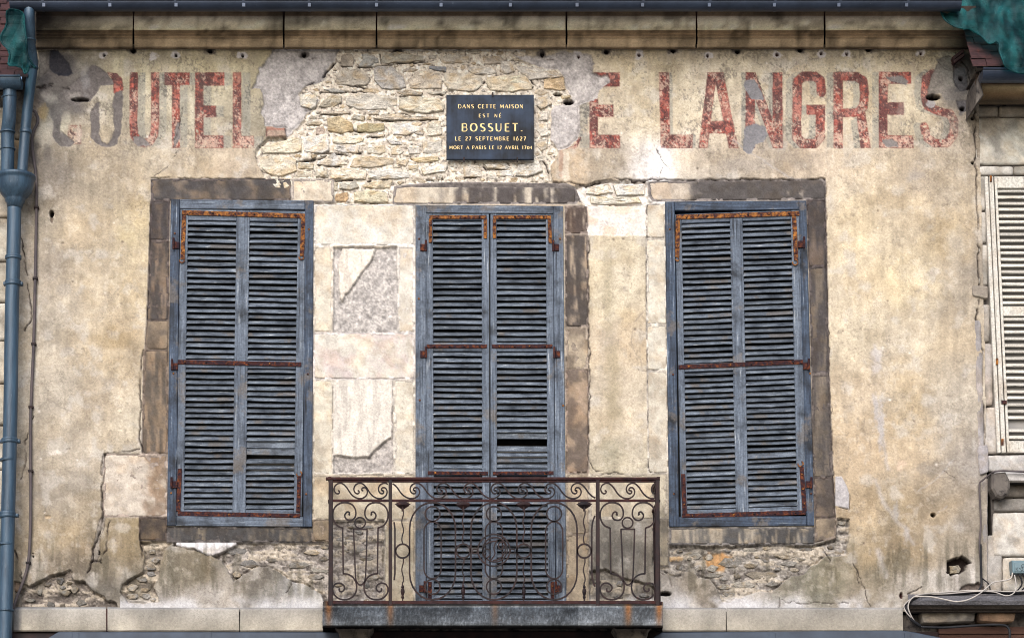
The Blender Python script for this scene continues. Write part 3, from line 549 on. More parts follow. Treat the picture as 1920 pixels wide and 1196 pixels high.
# holes
def hole(x, y, rx, ry, depth=.07, col=(22,18,18), seed=0, j=.5):
    sl = box(x-rx*2-4, y-ry*2-4, x+rx*2+4, y+ry*2+4)
    d = np.sqrt(((X[sl]-x)/rx)**2+((Y[sl]-y)/ry)**2)+(fbm(X[sl], Y[sl], 5, 371+seed, 3)-.5)*j; g = 1-sst(.8, 1.15, d); H[sl] -= depth*g; over(np.asarray(col, float), g*.9, sl)
for x, y in [(195,103),(330,103),(455,104),(1085,104),(1198,103),(1327,104),(1457,102),(1588,101),(1727,100),(1540,100),(287,105)]:
    blob(x, y, 10, 9, (196,192,194), .9, int(x) % 13, .7)
    if x != 287: hole(x, y+1, 2.6, 3.2, .05, (70,26,24) if x > 1000 else (30,26,30), int(x) % 11, .3)
for x, y in [(250,95),(394,96),(570,102),(1017,101),(1137,98),(1262,96),(1383,97),(1500,94),(1628,93),(745,96)]:
    blob(x, y, 12, 8, (84,78,74), .8, int(x) % 13, .5); hole(x, y, 4.5, 4.5, .05, (36,32,32), int(x) % 11)
hole(150,187,15,3.6,.08); hole(97,401,4.2,6,.06); hole(97,412,2.6,7,.02,(120,104,88)); hole(1046,176,8,3.4,.07); hole(1066,190,9,5,.07)
hole(1750,183,12,6,.08,(14,12,12)); blob(1744,196,9,7,(160,158,160),.9,35,.8); hole(1750,965,4.5,4,.05,(70,60,54)); blob(1750,966,12,10,(198,176,138),.5,36,.6); hole(1750,965,3.4,3,.05,(60,50,46))
hole(133,1107,8,3,.06); hole(1802,147,4,4,.05); hole(1805,204,5,4,.05); hole(1823,223,3,3,.04); hole(1824,306,3,3,.04); hole(1247,1113,12,4,.05); hole(186,1034,1.6,1.8,.03); hole(186,1038,1.6,1.8,.03); hole(189,1054,1.6,1.8,.03)
hole(62,1037,1.4,1.4,.03); hole(62,1043,1.8,1.8,.03); hole(84,960,2,2,.01,(196,186,170)); hole(89,969,6,4,.012,(190,166,130)); hole(1690,1116,3,6,.04,(70,34,34))
d = sdf(RH, XW, YW); a = 1-sst(-1, 1, d); H = H*(1-a)-.05*a; over(np.array([52., 44, 38]), a)
d = sdf(RH2, XW, YW); a = 1-sst(-1, 1, d); H = H*(1-a)+.002*a; over(var((112,100,90), .5), a)
# cracks and plaster edges
for k, (pts, wd, dp) in enumerate([
 ([(268,656),(262,700),(264,760),(262,820),(268,846)],1.6,.022),([(196,850),(236,848),(262,842)],1.3,.018),([(197,850),(200,880),(190,920),(193,962),(186,1000),(175,1030),(174,1050),(163,1075),(162,1092)],1.8,.03),
 ([(193,855),(190,890)],1.2,.015),([(205,975),(200,1030),(186,1052),(172,1052)],1.3,.02),([(262,975),(263,1010),(268,1070)],1.6,.025),([(283,336),(300,334),(420,336),(500,336)],1.3,.016),([(283,336),(280,500),(276,600)],1.3,.015),
 ([(1036,342),(1070,343),(1090,347),(1098,347)],1.5,.022),([(1098,348),(1130,339),(1160,336),(1200,340),(1216,337),(1300,338),(1420,337),(1548,336)],1.6,.024),([(1548,336),(1550,500),(1556,700),(1562,880),(1568,972)],1.2,.015),
 ([(1104,446),(1104,600),(1106,700),(1104,860),(1116,884),(1160,888)],1.4,.018),([(1215,384),(1213,560),(1216,700),(1219,884)],1.,.012),
 ([(1828,190),(1830,300),(1834,420),(1836,560),(1832,600),(1842,660),(1840,740),(1850,860)],1.6,.03),([(345,200),(338,232),(325,262)],1.,.012),([(335,280),(318,310),(290,330)],.9,.006),
 ([(1222,265),(1240,300),(1262,320)],.8,.006),([(1245,300),(1238,330),(1225,336)],.8,.006),([(1592,1040),(1612,1080),(1622,1110),(1632,1136)],1.1,.014),([(1560,1075),(1558,1050),(1545,1030)],1.,.01),([(1605,1060),(1612,1095)],1.,.012),
 ([(1238,1074),(1256,1082),(1258,1110),(1240,1112)],1.3,.02),([(1463,1120),(1461,1140)],1.,.012),([(1463,1124),(1500,1132),(1590,1128)],.9,.01),([(535,1112),(548,1090)],1.,.012),([(1700,1112),(1718,1106),(1728,1098)],1.1,.02),
 ([(46,620),(60,600),(52,540),(46,480),(38,440)],1.4,.025),([(28,1030),(36,1060),(42,1090)],1.4,.025),([(62,780),(50,820),(48,860),(40,900)],1.3,.02),([(100,160),(70,162),(110,166),(128,168)],1.4,.02),([(268,970),(330,972)],1.,.01),
 ([(1415,140),(1440,190),(1450,230)],.8,.004),([(1790,100),(1815,130),(1822,180)],1.3,.015),([(1770,880),(1790,900)],.8,.006),([(820,158),(850,160)],.9,.01)]):
    crack(pts, wd, dp, (58,50,46), .85, 3.5 if k < 11 else 4.5, k)
# dark slits between the rubble courses
for k, pts in enumerate([[(628,118),(614,130),(600,152),(570,160)],[(700,95),(712,100),(715,118)],[(640,124),(690,126),(740,118),(800,114)],[(752,140),(766,164)],[(600,172),(660,172),(700,170)],[(595,212),(625,214),(660,212)],[(716,216),(760,212),(775,220)],[(716,226),(750,224),(830,222)],
  [(660,244),(690,248)],[(590,287),(618,286),(650,290),(676,286)],[(596,308),(640,312)],[(630,338),(660,336)],[(690,340),(696,338)],[(820,176),(832,178)],[(690,256),(725,254)],[(750,180),(766,182)],[(910,152),(905,158),(880,170)],[(915,160),(940,166),(998,164)],[(985,138),(1010,165)],[(800,338),(830,336)],[(905,312),(912,316),(950,316)],[(860,336),(900,330)],[(1020,300),(1030,325)],[(500,300),(540,305),(590,300)],[(490,320),(520,332)],[(640,158),(690,165)],[(560,300),(610,295)],[(1010,130),(1035,142)]]):
    crack(pts, 1.5, .04, (40,34,32), .95, 2.5, 40+k)
for k in range(60):
    x = R.uniform(500, 1040); y = R.uniform(100, 375)
    crack([(x, y), (x+R.uniform(8, 26), y+R.uniform(-4, 4))], .9, .012*(1), (84,70,60), .6*float(0 if (x < 560 and y < 260) else 1), 3, 80+k % 20)

gm = C.mean(-1, keepdims=True); C = gm+(C-gm)*.68; C[..., 2] += 3; C = 130+(C-120)*1.18; C += (fbm(X, Y, 2.4, 501, 2)-.5)[..., None]*16
C = np.clip(C, 8, 250); lc = lin(C)*KAL
px_, py_, pz_ = W(X, Y, .03)
verts = np.stack([px_, -H, pz_], -1).reshape(-1, 3)
idx = np.arange(nx*ny).reshape(ny, nx); quads = np.stack([idx[:-1, :-1], idx[1:, :-1], idx[1:, 1:], idx[:-1, 1:]], -1)
XM = X[:-1, :-1]+STEP/2; YM = Y[:-1, :-1]+STEP/2; keep = np.ones(XM.shape, bool)
for q in WIN: keep &= sdf(q, XM, YM, 12) > -5
left_edge = np.interp(YM, [84, 300, 640, 1146], [58, 40, 30, 20]); right_edge = np.interp(YM, [84, 640, 900, 1146], [1832, 1846, 1850, 1850])
keep &= (XM > left_edge) & (XM < right_edge)
quads = quads[keep]; used = np.zeros(nx*ny, bool); used[quads.ravel()] = True; remap = np.cumsum(used)-1
verts = verts[used]; quads = remap[quads]; lc = lc.reshape(-1, 3)[used]
me = bpy.data.meshes.new('plaster_coat'); me.vertices.add(len(verts)); me.vertices.foreach_set('co', verts.astype(np.float32).ravel())
me.loops.add(quads.size); me.loops.foreach_set('vertex_index', quads.astype(np.int32).ravel()); me.polygons.add(len(quads))
me.polygons.foreach_set('loop_start', np.arange(0, quads.size, 4, dtype=np.int32)); me.polygons.foreach_set('loop_total', np.full(len(quads), 4, np.int32))
me.update(calc_edges=True); me.polygons.foreach_set('use_smooth', np.ones(len(quads), bool)); setcol(me, lc); me.materials.append(M['plaster'])
put('plaster_coat', me, house, label='cracked ochre plaster with the red letters and grey render patches')

# wall body behind the plaster and below the picture
def wbox(name, x0, x1, y0, y1, z0, z1, mat, parent, **k):
    v = [(x, y, z) for x in (x0, x1) for y in (y0, y1) for z in (z0, z1)]
    f = [(0, 1, 3, 2), (4, 6, 7, 5), (0, 4, 5, 1), (2, 3, 7, 6), (0, 2, 6, 4), (1, 5, 7, 3)]
    return put(name, mesh(name, v, f, mat), parent, **k)
xl = P(30, 600).x; xr = P(1838, 600).x; zt = P(800, 84).z; zb = P(800, 1146).z
wbox('wall_core', xl-.1, xr+.05, .5, .7, .1, zt+.6, M['grime'], house)
wbox('wall_base', xl, xr, .02, .5, 0, zb-.02, M['grime'], house)

# ---------------- coloured grid meshes: blocks and stones
def block_obj(poly, base, stain, amt, streak, parent, front=.031, back=-.05, name='stone_block', mat='block', res=3.4, round_=.0018, seed=None, grad=None, **kk):
    p = poly; xs = [a[0] for a in p]; ys = [a[1] for a in p]; sd_ = seed if seed is not None else rnd.randint(0, 900)
    # corner quad for bilinear map (blocks are four- to six-sided; extra corners are eased in)
    q = [min(p, key=lambda a: a[0]+a[1]), max(p, key=lambda a: a[0]-a[1]), max(p, key=lambda a: a[0]+a[1]), min(p, key=lambda a: a[0]-a[1])]
    w_ = max(xs)-min(xs); h_ = max(ys)-min(ys); nu = int(min(84, max(3, w_/res))); nv = int(min(64, max(3, h_/res)))
    eu, ev = .9/w_, .9/h_; us = np.concatenate([[0, eu], np.linspace(0, 1, nu+1)[1:-1], [1-eu, 1]]); vs = np.concatenate([[0, ev], np.linspace(0, 1, nv+1)[1:-1], [1-ev, 1]])
    U, V = np.meshgrid(us, vs); q = np.array(q, float)
    gx = (q[0, 0]*(1-U)+q[1, 0]*U)*(1-V)+(q[3, 0]*(1-U)+q[2, 0]*U)*V; gy = (q[0, 1]*(1-U)+q[1, 1]*U)*(1-V)+(q[3, 1]*(1-U)+q[2, 1]*U)*V
    cu_ = ((U-.5)*2)**6; cv_ = ((V-.5)*2)**6; gx = gx+(fbm(gx+sd_, gy, 14, 401, 3)-.5)*2.2-np.sign(U-.5)*cu_*cv_*1.6; gy = gy+(fbm(gx, gy+sd_, 14, 405, 3)-.5)*2.2-np.sign(V-.5)*cu_*cv_*1.6
    hh = np.full(gx.shape, front)+(fbm(gx+sd_, gy, 24, 411, 4)-.5)*.006+(fbm(gx, gy+sd_, 7, 415, 2)-.5)*.002+rnd.uniform(-.003, .003)
    edge = np.zeros(gx.shape, bool); edge[0] = edge[-1] = True; edge[:, 0] = edge[:, -1] = True; hh[edge] = back
    e2 = np.zeros(gx.shape, bool); e2[1] = e2[-2] = True; e2[:, 1] = e2[:, -2] = True; e2 &= ~edge; hh[e2] -= round_
    x, _, z = W(gx, gy, .03); v = np.stack([x, -hh, z], -1).reshape(-1, 3)
    n = fbm(gx, gy, 7, 421, 4, sy=60) if streak else fbm(gx, gy, 26, 425, 4); n2 = fbm(gx, gy, 9, 431, 3)
    aa = amt*(np.clip(grad(gx, gy), 0, 1.3) if grad else 1.)
    a = np.clip(sst(.66-aa*.42, .84-aa*.34, n*.7+n2*.3)*(.5+.5*aa)*(1 if grad is None else np.clip(grad(gx, gy)*1.4, 0, 1)), 0, .95)[..., None]
    c = np.array(base, float)*(1-a)+np.array(stain, float)*a; c = c*(1+(n2[..., None]-.5)*.3); wr_ = sst(.56, .7, fbm(gx+50, gy, 34, 433, 4))[..., None]*.35; c = c*(1-wr_)+c*np.array([1.06, .96, .84])*wr_; gm = c.mean(-1, keepdims=True); c = gm+(c-gm)*.74; fl_ = (sst(.60, .615, fbm(gx+sd_, gy, 15, 437, 4))*.22)[..., None]; c = c*(1-fl_)+np.array([150, 136, 118.])*fl_*(c.mean(-1, keepdims=True)/170)
    m_, n_ = gx.shape; I = np.arange(m_*n_).reshape(m_, n_); f = np.stack([I[:-1, :-1], I[1:, :-1], I[1:, 1:], I[:-1, 1:]], -1).reshape(-1, 4)
    me = mesh(name, v, f.tolist(), M[mat], True, (lin(np.clip(c, 5, 250))*KAL).reshape(-1, 3)); return put(name, me, parent, **kk)
for i, (poly, b_, s_, a_, st_, *gr_) in enumerate(BLK):
    block_obj(poly, b_, s_, a_, st_, house, seed=i*31, grad=gr_[0] if gr_ else None)

def stone_obj(poly, col, h0, rise, parent, name='stone', seed=0, mat='stone'):
    """angular rubble stone: broken flat face, steep sides"""
    r_ = random.Random(seed); base = np.array(poly, float); pts = []
    for i in range(len(base)):
        a, b_ = base[i], base[(i+1) % len(base)]; L = np.hypot(*(b_-a)); k = max(1, min(4, int(L/7)))
        for j in range(k): pts.append(a+(b_-a)*j/k+np.array([r_.uniform(-1, 1), r_.uniform(-1, 1)])*(.5 if j == 0 else .9))
    p = np.array(pts); n = len(p); c = p.mean(0); ext = np.abs(p-c).max(0)+1e-3; tilt = np.array([r_.uniform(-.35, .35), r_.uniform(-.35, .35)])
    R_ = []; Hh = []; K = []
    px1 = 1.1/ext.min()
    for fr, hf in ((1.0, -.8), (1-px1*.5, .72), (1-px1*1.6, .96), (.62, 1.), (.3, 1.)):
        q = c+(p-c)*fr; R_.append(q); hh = np.full(n, rise*hf)
        if hf > 0: hh = hh+rise*((q-c)/ext @ tilt)*.55+(fbm(q[:, 0], q[:, 1], 8, seed % 50, 3)-.5)*rise*1.1
        Hh.append(hh); K.append(np.full(n, .7 if fr == 1. else 1.))
    q = np.concatenate(R_+[c[None]]); hh = np.concatenate(Hh+[np.array([rise])])+h0; kk = np.concatenate(K+[np.ones(1)])*(1+(fbm(q[:, 0], q[:, 1], 7, 440, 3)-.5)*.5)
    x, _, z = W(q[:, 0], q[:, 1], .03); v = np.stack([x, -hh, z], -1); cols = np.array(col, float)*kk[:, None]
    gm = cols.mean(-1, keepdims=True); cols = gm+(cols-gm)*.55+26; t = sst(.54, .66, fbm(q[:, 0]+seed, q[:, 1], 9, 445, 3))[:, None]*.35; cols = cols*(1-t)+np.array([206, 172, 122.])*(np.mean(col)/190)*t; f = []
    for k in range(4):
        for i in range(n): j = (i+1) % n; f.append((k*n+i, k*n+j, (k+1)*n+j, (k+1)*n+i))
    for i in range(n): f.append((4*n+i, 4*n+(i+1) % n, 5*n))
    area = sum(p[i][0]*p[(i+1) % n][1]-p[(i+1) % n][0]*p[i][1] for i in range(n))
    if area > 0: f = [tuple(reversed(g)) for g in f]
    return put(name, mesh(name, v.tolist(), f, M[mat], False, lin(np.clip(cols, 5, 250))*KAL), parent)
ZA = (560, 80, 6.4); ZB = (560, 230, 6.4); ZC = (800, 80, 3.737); ZL = (440, 80, 3.738)
ST = [
(ZA,[(510,140),(640,130),(670,200),(650,290),(520,280),(495,200)],(172,156,136)),(ZA,[(760,135),(860,130),(960,190),(960,230),(860,280),(730,290),(720,270),(765,200)],(172,174,172)),
(ZA,[(1000,150),(1180,100),(1500,160),(1500,215),(1260,240),(1000,245),(985,190)],(176,170,152)),(ZA,[(500,310),(620,330),(700,300),(800,360),(860,420),(840,500),(640,520),(450,490),(440,420)],(182,170,152)),
(ZA,[(930,285),(1110,275),(1200,360),(1260,410),(1290,530),(1200,560),(1000,560),(900,450),(900,320)],(172,168,166)),(ZA,[(1420,340),(1560,330),(1700,370),(1730,450),(1720,550),(1500,560),(1330,540),(1310,440)],(204,186,162)),
(ZA,[(1560,275),(1780,285),(1775,350),(1640,330),(1555,310)],(132,140,156)),(ZA,[(1680,190),(1850,120),(2050,170),(2050,240),(1850,250),(1720,245)],(190,178,160)),
(ZA,[(290,560),(400,540),(570,580),(560,600),(400,600)],(160,158,152)),(ZA,[(10,620),(140,590),(230,680),(210,770),(150,800),(20,760)],(212,206,192)),(ZA,[(320,670),(420,625),(520,640),(520,710),(420,780),(230,770),(260,720)],(176,164,140)),
(ZA,[(560,650),(700,600),(1180,650),(1190,740),(1050,800),(700,800),(560,740)],(200,192,178)),(ZA,[(1200,660),(1400,640),(1700,670),(1760,740),(1740,820),(1500,850),(1320,830),(1200,790)],(208,198,172)),
(ZA,[(840,810),(970,810),(970,865),(830,865)],(190,186,180)),(ZA,[(340,900),(500,880),(650,960),(660,1060),(500,1090),(340,1060)],(200,172,118)),(ZA,[(690,1000),(800,960),(1030,970),(1040,1050),(850,1080),(700,1060)],(184,168,114)),
(ZA,[(1110,970),(1320,960),(1430,1050),(1300,1110),(1130,1100)],(216,212,206)),(ZA,[(1550,950),(1710,930),(1720,1100),(1540,1120),(1530,1020)],(208,198,176)),(ZA,[(200,1010),(300,1000),(330,1070),(290,1110),(200,1100)],(176,150,132)),
(ZA,[(240,815),(600,825),(640,850),(480,862),(240,850)],(196,180,158)),(ZA,[(1010,860),(1200,840),(1300,870),(1360,890),(1700,890),(1700,920),(1200,930),(1000,930),(870,900)],(190,174,152)),(ZA,[(660,860),(800,880),(780,940),(620,920)],(190,184,166)),
(ZA,[(1160,590),(1300,560),(1500,600),(1480,640),(1240,630)],(184,172,156)),(ZA,[(1500,590),(1800,580),(1760,620),(1580,620)],(194,186,170)),
(ZC,[(420,240),(560,225),(690,225),(745,290),(740,330),(560,345),(440,330),(412,280)],(222,202,166)),(ZC,[(120,215),(300,205),(390,240),(395,300),(330,345),(150,330),(115,270)],(208,196,174)),
(ZC,[(290,170),(490,170),(495,210),(440,225),(320,220),(285,190)],(202,194,182)),(ZC,[(820,255),(960,240),(975,330),(940,335),(820,320)],(212,172,118)),(ZC,[(630,160),(860,190),(900,185),(960,240),(800,255),(720,260),(620,180)],(204,194,182)),
(ZC,[(520,130),(600,130),(620,200),(560,220),(510,200)],(198,188,176)),(ZC,[(390,95),(520,90),(560,140),(400,150)],(190,172,150)),(ZC,[(940,370),(1015,365),(1010,385),(945,395)],(206,188,150)),
(ZC,[(775,560),(850,560),(850,650),(800,660),(770,610)],(206,196,180)),(ZC,[(780,380),(860,370),(880,430),(800,470),(765,440)],(200,188,170)),(ZC,[(765,680),(850,670),(850,740),(800,760),(765,720)],(196,184,166)),(ZC,[(770,475),(850,480),(850,545),(780,550)],(198,186,170)),
(ZC,[(400,850),(560,840),(600,875),(560,885),(420,880)],(204,198,186)),(ZC,[(480,895),(600,890),(610,935),(490,935)],(208,202,190)),(ZC,[(250,860),(380,870),(390,940),(260,940)],(204,192,174)),(ZC,[(640,850),(800,840),(820,900),(700,940),(620,930)],(198,192,180)),
(ZB,[(50,170),(340,130),(370,170),(365,340),(280,365),(60,350)],(216,210,202)),(ZB,[(395,155),(560,150),(800,180),(780,220),(660,250),(480,255),(400,230)],(218,208,184)),(ZB,[(385,268),(640,255),(740,290),(720,360),(560,365),(390,330)],(208,202,196)),
(ZB,[(820,290),(1040,265),(1060,350),(980,375),(820,370)],(198,190,170)),(ZB,[(1110,300),(1190,265),(1270,350),(1220,380),(1110,380)],(202,192,172)),(ZB,[(1300,290),(1450,290),(1460,370),(1320,380)],(192,184,172)),
(ZB,[(1480,200),(1720,210),(1740,340),(1620,370),(1490,360)],(208,200,186)),(ZB,[(215,470),(430,360),(580,500),(400,520),(215,500)],(198,196,194)),(ZB,[(650,420),(900,395),(1150,430),(1150,490),(900,540),(600,530)],(208,186,152)),
(ZB,[(1170,430),(1300,410),(1330,450),(1290,520),(1170,490)],(216,202,180)),(ZB,[(1310,510),(1440,500),(1430,560),(1390,585),(1320,560)],(208,192,164)),(ZB,[(1330,420),(1680,400),(1690,450),(1480,480),(1380,460)],(222,196,144)),
(ZB,[(1450,540),(1750,470),(1800,520),(1760,590),(1500,630)],(218,210,196)),(ZB,[(200,590),(350,550),(355,655),(200,650)],(196,186,164)),(ZB,[(370,560),(620,540),(820,570),(810,680),(600,680),(370,670)],(222,204,174)),
(ZB,[(830,570),(1100,560),(1350,590),(1340,660),(1000,680),(820,670)],(208,204,194)),(ZB,[(480,720),(690,700),(735,770),(600,810),(480,790)],(184,178,160)),(ZB,[(760,740),(900,700),(1130,690),(1100,780),(900,790),(760,770)],(212,194,158)),
(ZB,[(440,850),(590,830),(600,900),(560,950),(440,940)],(204,154,94)),(ZB,[(660,830),(850,800),(1050,830),(1080,950),(850,965),(660,940)],(212,198,156)),(ZB,[(410,710),(470,710),(465,810),(415,820)],(204,188,154)),
(ZB,[(850,150),(1050,140),(1040,170),(870,165)],(196,186,170)),(ZB,[(1040,200),(1300,230),(1300,265),(1100,260)],(198,196,194)),
(ZB,[(-20,470),(190,490),(180,550),(-20,550)],(208,196,168)),(ZB,[(-20,570),(170,580),(160,650),(-20,650)],(212,196,168)),
(ZL,[(170,800),(300,785),(430,815),(440,900),(330,935),(250,925),(180,870)],(218,202,174)),(ZL,[(180,730),(400,665),(470,670),(470,760),(380,775),(200,775)],(216,202,170)),(ZL,[(230,950),(450,945),(400,1000),(370,1025),(270,1020)],(222,208,182)),
((0,0,1),[(1100,350),(1142,343),(1150,360),(1120,366),(1098,362)],(222,212,200)),((0,0,1),[(1148,344),(1208,346),(1210,364),(1156,368)],(226,220,210)),((0,0,1),[(1104,368),(1150,368),(1200,370),(1206,380),(1140,383),(1106,380)],(222,212,190)),
((0,0,1),[(1782,1058),(1800,1056),(1806,1064),(1802,1072),(1784,1073)],(150,140,118)),
]
occ = []
for i, (z, pts, col) in enumerate(ST):
    pp = zm(*z, pts); occ.append(pp); big = max(a[0] for a in pp)-min(a[0] for a in pp)
    h0 = .0085 if col != (150,140,118) else -.035
    stone_obj(pp, col, h0, .010+min(.008, big*.0002)+rnd.uniform(0, .007), house, seed=i)
# unnamed smaller stones packed between them, and in the broken areas along the bottom
def _in(poly, x, y):
    r = False; n = len(poly)
    for i in range(n):
        a, b_ = poly[i], poly[(i+1) % n]
        if (a[1] > y) != (b_[1] > y) and x < (b_[0]-a[0])*(y-a[1])/(b_[1]-a[1])+a[0]: r = not r
    return r
def hit(o, bx):
    xs = [a[0] for a in o]; ys = [a[1] for a in o]; return max(xs)+2 > bx[0] and min(xs)-2 < bx[2] and max(ys)+2 > bx[1] and min(ys)-2 < bx[3]
def q_poly(cx_, cy_): return list(zip(cx_[:-1], cy_[:-1]))
def fill(region, n, cols, wr, hr, dark=1., seed=1, h0=.0085, rise=.012):
    r_ = random.Random(seed); rp = np.array(region); k = 0; tries = 0
    while k < n and tries < n*60:
        tries += 1; x = r_.uniform(rp[:, 0].min(), rp[:, 0].max()); y = r_.uniform(rp[:, 1].min(), rp[:, 1].max()); a = r_.uniform(*wr)/2; b_ = r_.uniform(*hr)/2
        q = [(x+a*math.cos(t)*(1+r_.uniform(-.18, .18)), y+b_*math.sin(t)*(1+r_.uniform(-.2, .2))) for t in [j*math.pi/3+r_.uniform(-.35, .35) for j in range(6)]]
        cx_ = np.array([c_[0] for c_ in q]+[x]); cy_ = np.array([c_[1] for c_ in q]+[y])
        if not _in(region, x, y): continue
        if (sdf(region, cx_, cy_, 50) > -1.5).any(): continue
        bx = (cx_.min(), cy_.min(), cx_.max(), cy_.max())
        if any(hit(o, bx) and (sdf(o, cx_, cy_, 40) < 1.).any() for o in occ): continue
        if any(hit(o[0], bx) and (sdf(o[0], cx_, cy_, 20) < 0).any() for o in BLK): continue
        if any(hit(q, bx) for o in occ for q in [o] if _in(q_poly(cx_, cy_), sum(a[0] for a in o)/len(o), sum(a[1] for a in o)/len(o))): continue
        if x > 832 and x < 1004 and y > 172 and y < 302: continue
        c = r_.choice(cols); s = dark*r_.uniform(.85, 1.1); stone_obj(q, tuple(e*s for e in c), h0, rise*r_.uniform(.6, 1.2), house, seed=seed*100+k); occ.append(q); k += 1
SC = [(206,192,168),(196,186,172),(210,200,182),(200,178,146),(190,180,168),(206,176,132)]
fill(RUB, 34, SC, (22, 40), (10, 16), .97, 3); fill(RUB, 62, SC, (10, 22), (5, 9), .95, 4)
SD = [(140,134,126),(128,122,116),(152,144,130),(120,116,114),(154,138,114)]
fill(BL3, 5, SD, (34, 60), (13, 20), 1.0, 17, -.002, .011); fill(BR, 5, SD, (34, 64), (13, 20), .9, 18, -.002, .011)
fill(BL1, 14, SD, (12, 26), (8, 15), .8, 5, 0, .018); fill(BL2, 12, SD, (12, 26), (9, 16), 1., 6, 0, .018)
fill(BL3, 20, SD, (14, 36), (7, 14), 1.0, 7, 0, .012); fill(BR, 26, SD, (14, 38), (7, 14), .95, 8, -.002, .013); fill(BM, 7, SD, (12, 24), (8, 14), .9, 9, 0, .02)

# ---------------- cornice, string course
def lathe_block(x0, x1, prof, cols, parent, name, mat='block', seg=26, seed=0, fade=None):
    """moulded stone: prof = list of (py, depth); runs x0..x1 in px"""
    n = len(prof); f = []; xs = np.linspace(x0, x1, seg+1); py = np.array([p[0] for p in prof], float); pd = np.array([p[1] for p in prof], float)
    GX, GY = np.meshgrid(xs, py, indexing='ij'); GD = np.broadcast_to(pd, GX.shape); jx = np.zeros(GX.shape); e = (fbm(py*9., np.full(py.shape, x0+seed), 20, 461, 2)-.5)*2.4
    jx[0] = e; jx[-1] = e*.8; wx_, _, wz_ = W(GX+jx, GY, GD); dd = (fbm(GX, GY*3, 16, 451, 3)-.5)*.006
    v = np.stack([wx_, -(GD+dd), wz_], -1).reshape(-1, 3).tolist(); sh_ = 1+(fbm(GX, GY, 46, 471, 4, sy=9)-.5)*.5; cl = np.array(cols, float)[None]*sh_[..., None]
    if fade: cl = fade(GX, GY, cl)
    cl = cl.reshape(-1, 3)
    for i in range(seg):
        for k in range(n-1): a = i*n+k; f.append((a, a+n, a+n+1, a+1))
    f.append(tuple(range(n))); f.append(tuple(seg*n+k for k in range(n-1, -1, -1)))
    return put(name, mesh(name, v, f, M[mat], False, lin(np.clip(cl, 5, 250))*KAL), parent)
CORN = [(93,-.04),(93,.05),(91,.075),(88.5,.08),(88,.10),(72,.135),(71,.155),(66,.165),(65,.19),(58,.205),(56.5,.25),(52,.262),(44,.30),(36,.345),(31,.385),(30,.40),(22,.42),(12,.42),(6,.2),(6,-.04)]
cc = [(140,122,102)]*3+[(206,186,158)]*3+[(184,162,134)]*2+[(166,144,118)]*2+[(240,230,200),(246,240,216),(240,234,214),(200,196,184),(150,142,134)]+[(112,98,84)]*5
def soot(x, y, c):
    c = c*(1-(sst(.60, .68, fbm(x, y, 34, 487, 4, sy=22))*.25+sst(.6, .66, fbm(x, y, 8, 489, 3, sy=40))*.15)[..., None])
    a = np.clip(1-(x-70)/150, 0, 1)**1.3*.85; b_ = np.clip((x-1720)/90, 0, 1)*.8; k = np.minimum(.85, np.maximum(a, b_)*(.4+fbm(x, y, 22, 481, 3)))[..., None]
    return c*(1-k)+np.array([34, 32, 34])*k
jn = [66, 250, 532, 706, 1062, 1306, 1546, 1832]
for i in range(7):
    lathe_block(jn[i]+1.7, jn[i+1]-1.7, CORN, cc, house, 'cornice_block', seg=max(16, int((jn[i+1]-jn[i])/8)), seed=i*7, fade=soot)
STR = [(1136,-.04),(1140,.085),(1143,.095),(1180,.095),(1183,.088),(1184,-.04)]
sc_ = [(140,141,142),(160,160,160),(176,173,168),(182,176,164),(150,144,134),(128,122,114)]
for i, (a, b_) in enumerate([(25,198.5),(202,448.5),(450.5,606),(1242,1361),(1363,1693)]):
    lathe_block(a, b_, STR[::-1], sc_[::-1], house, 'string_course_block', seg=20, seed=i*9, fade=lambda x, y, c: np.where((x < 34)[..., None], c*.45+np.array([70, 74, 84])*.55, c))
MB_ = MB(); MB_.add(*box_quad(rect(198.4,1141,202.2,1183), .09, .0, .002)); MB_.build('iron_cramp', M['ironr'], house)

# ---------------- window recesses
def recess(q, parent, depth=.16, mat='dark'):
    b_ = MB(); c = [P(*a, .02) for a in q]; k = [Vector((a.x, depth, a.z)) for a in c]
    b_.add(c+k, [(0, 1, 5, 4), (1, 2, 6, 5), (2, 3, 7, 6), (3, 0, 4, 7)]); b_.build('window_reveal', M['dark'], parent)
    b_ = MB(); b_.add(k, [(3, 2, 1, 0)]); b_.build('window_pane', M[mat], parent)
for q in WIN: recess(q, house)

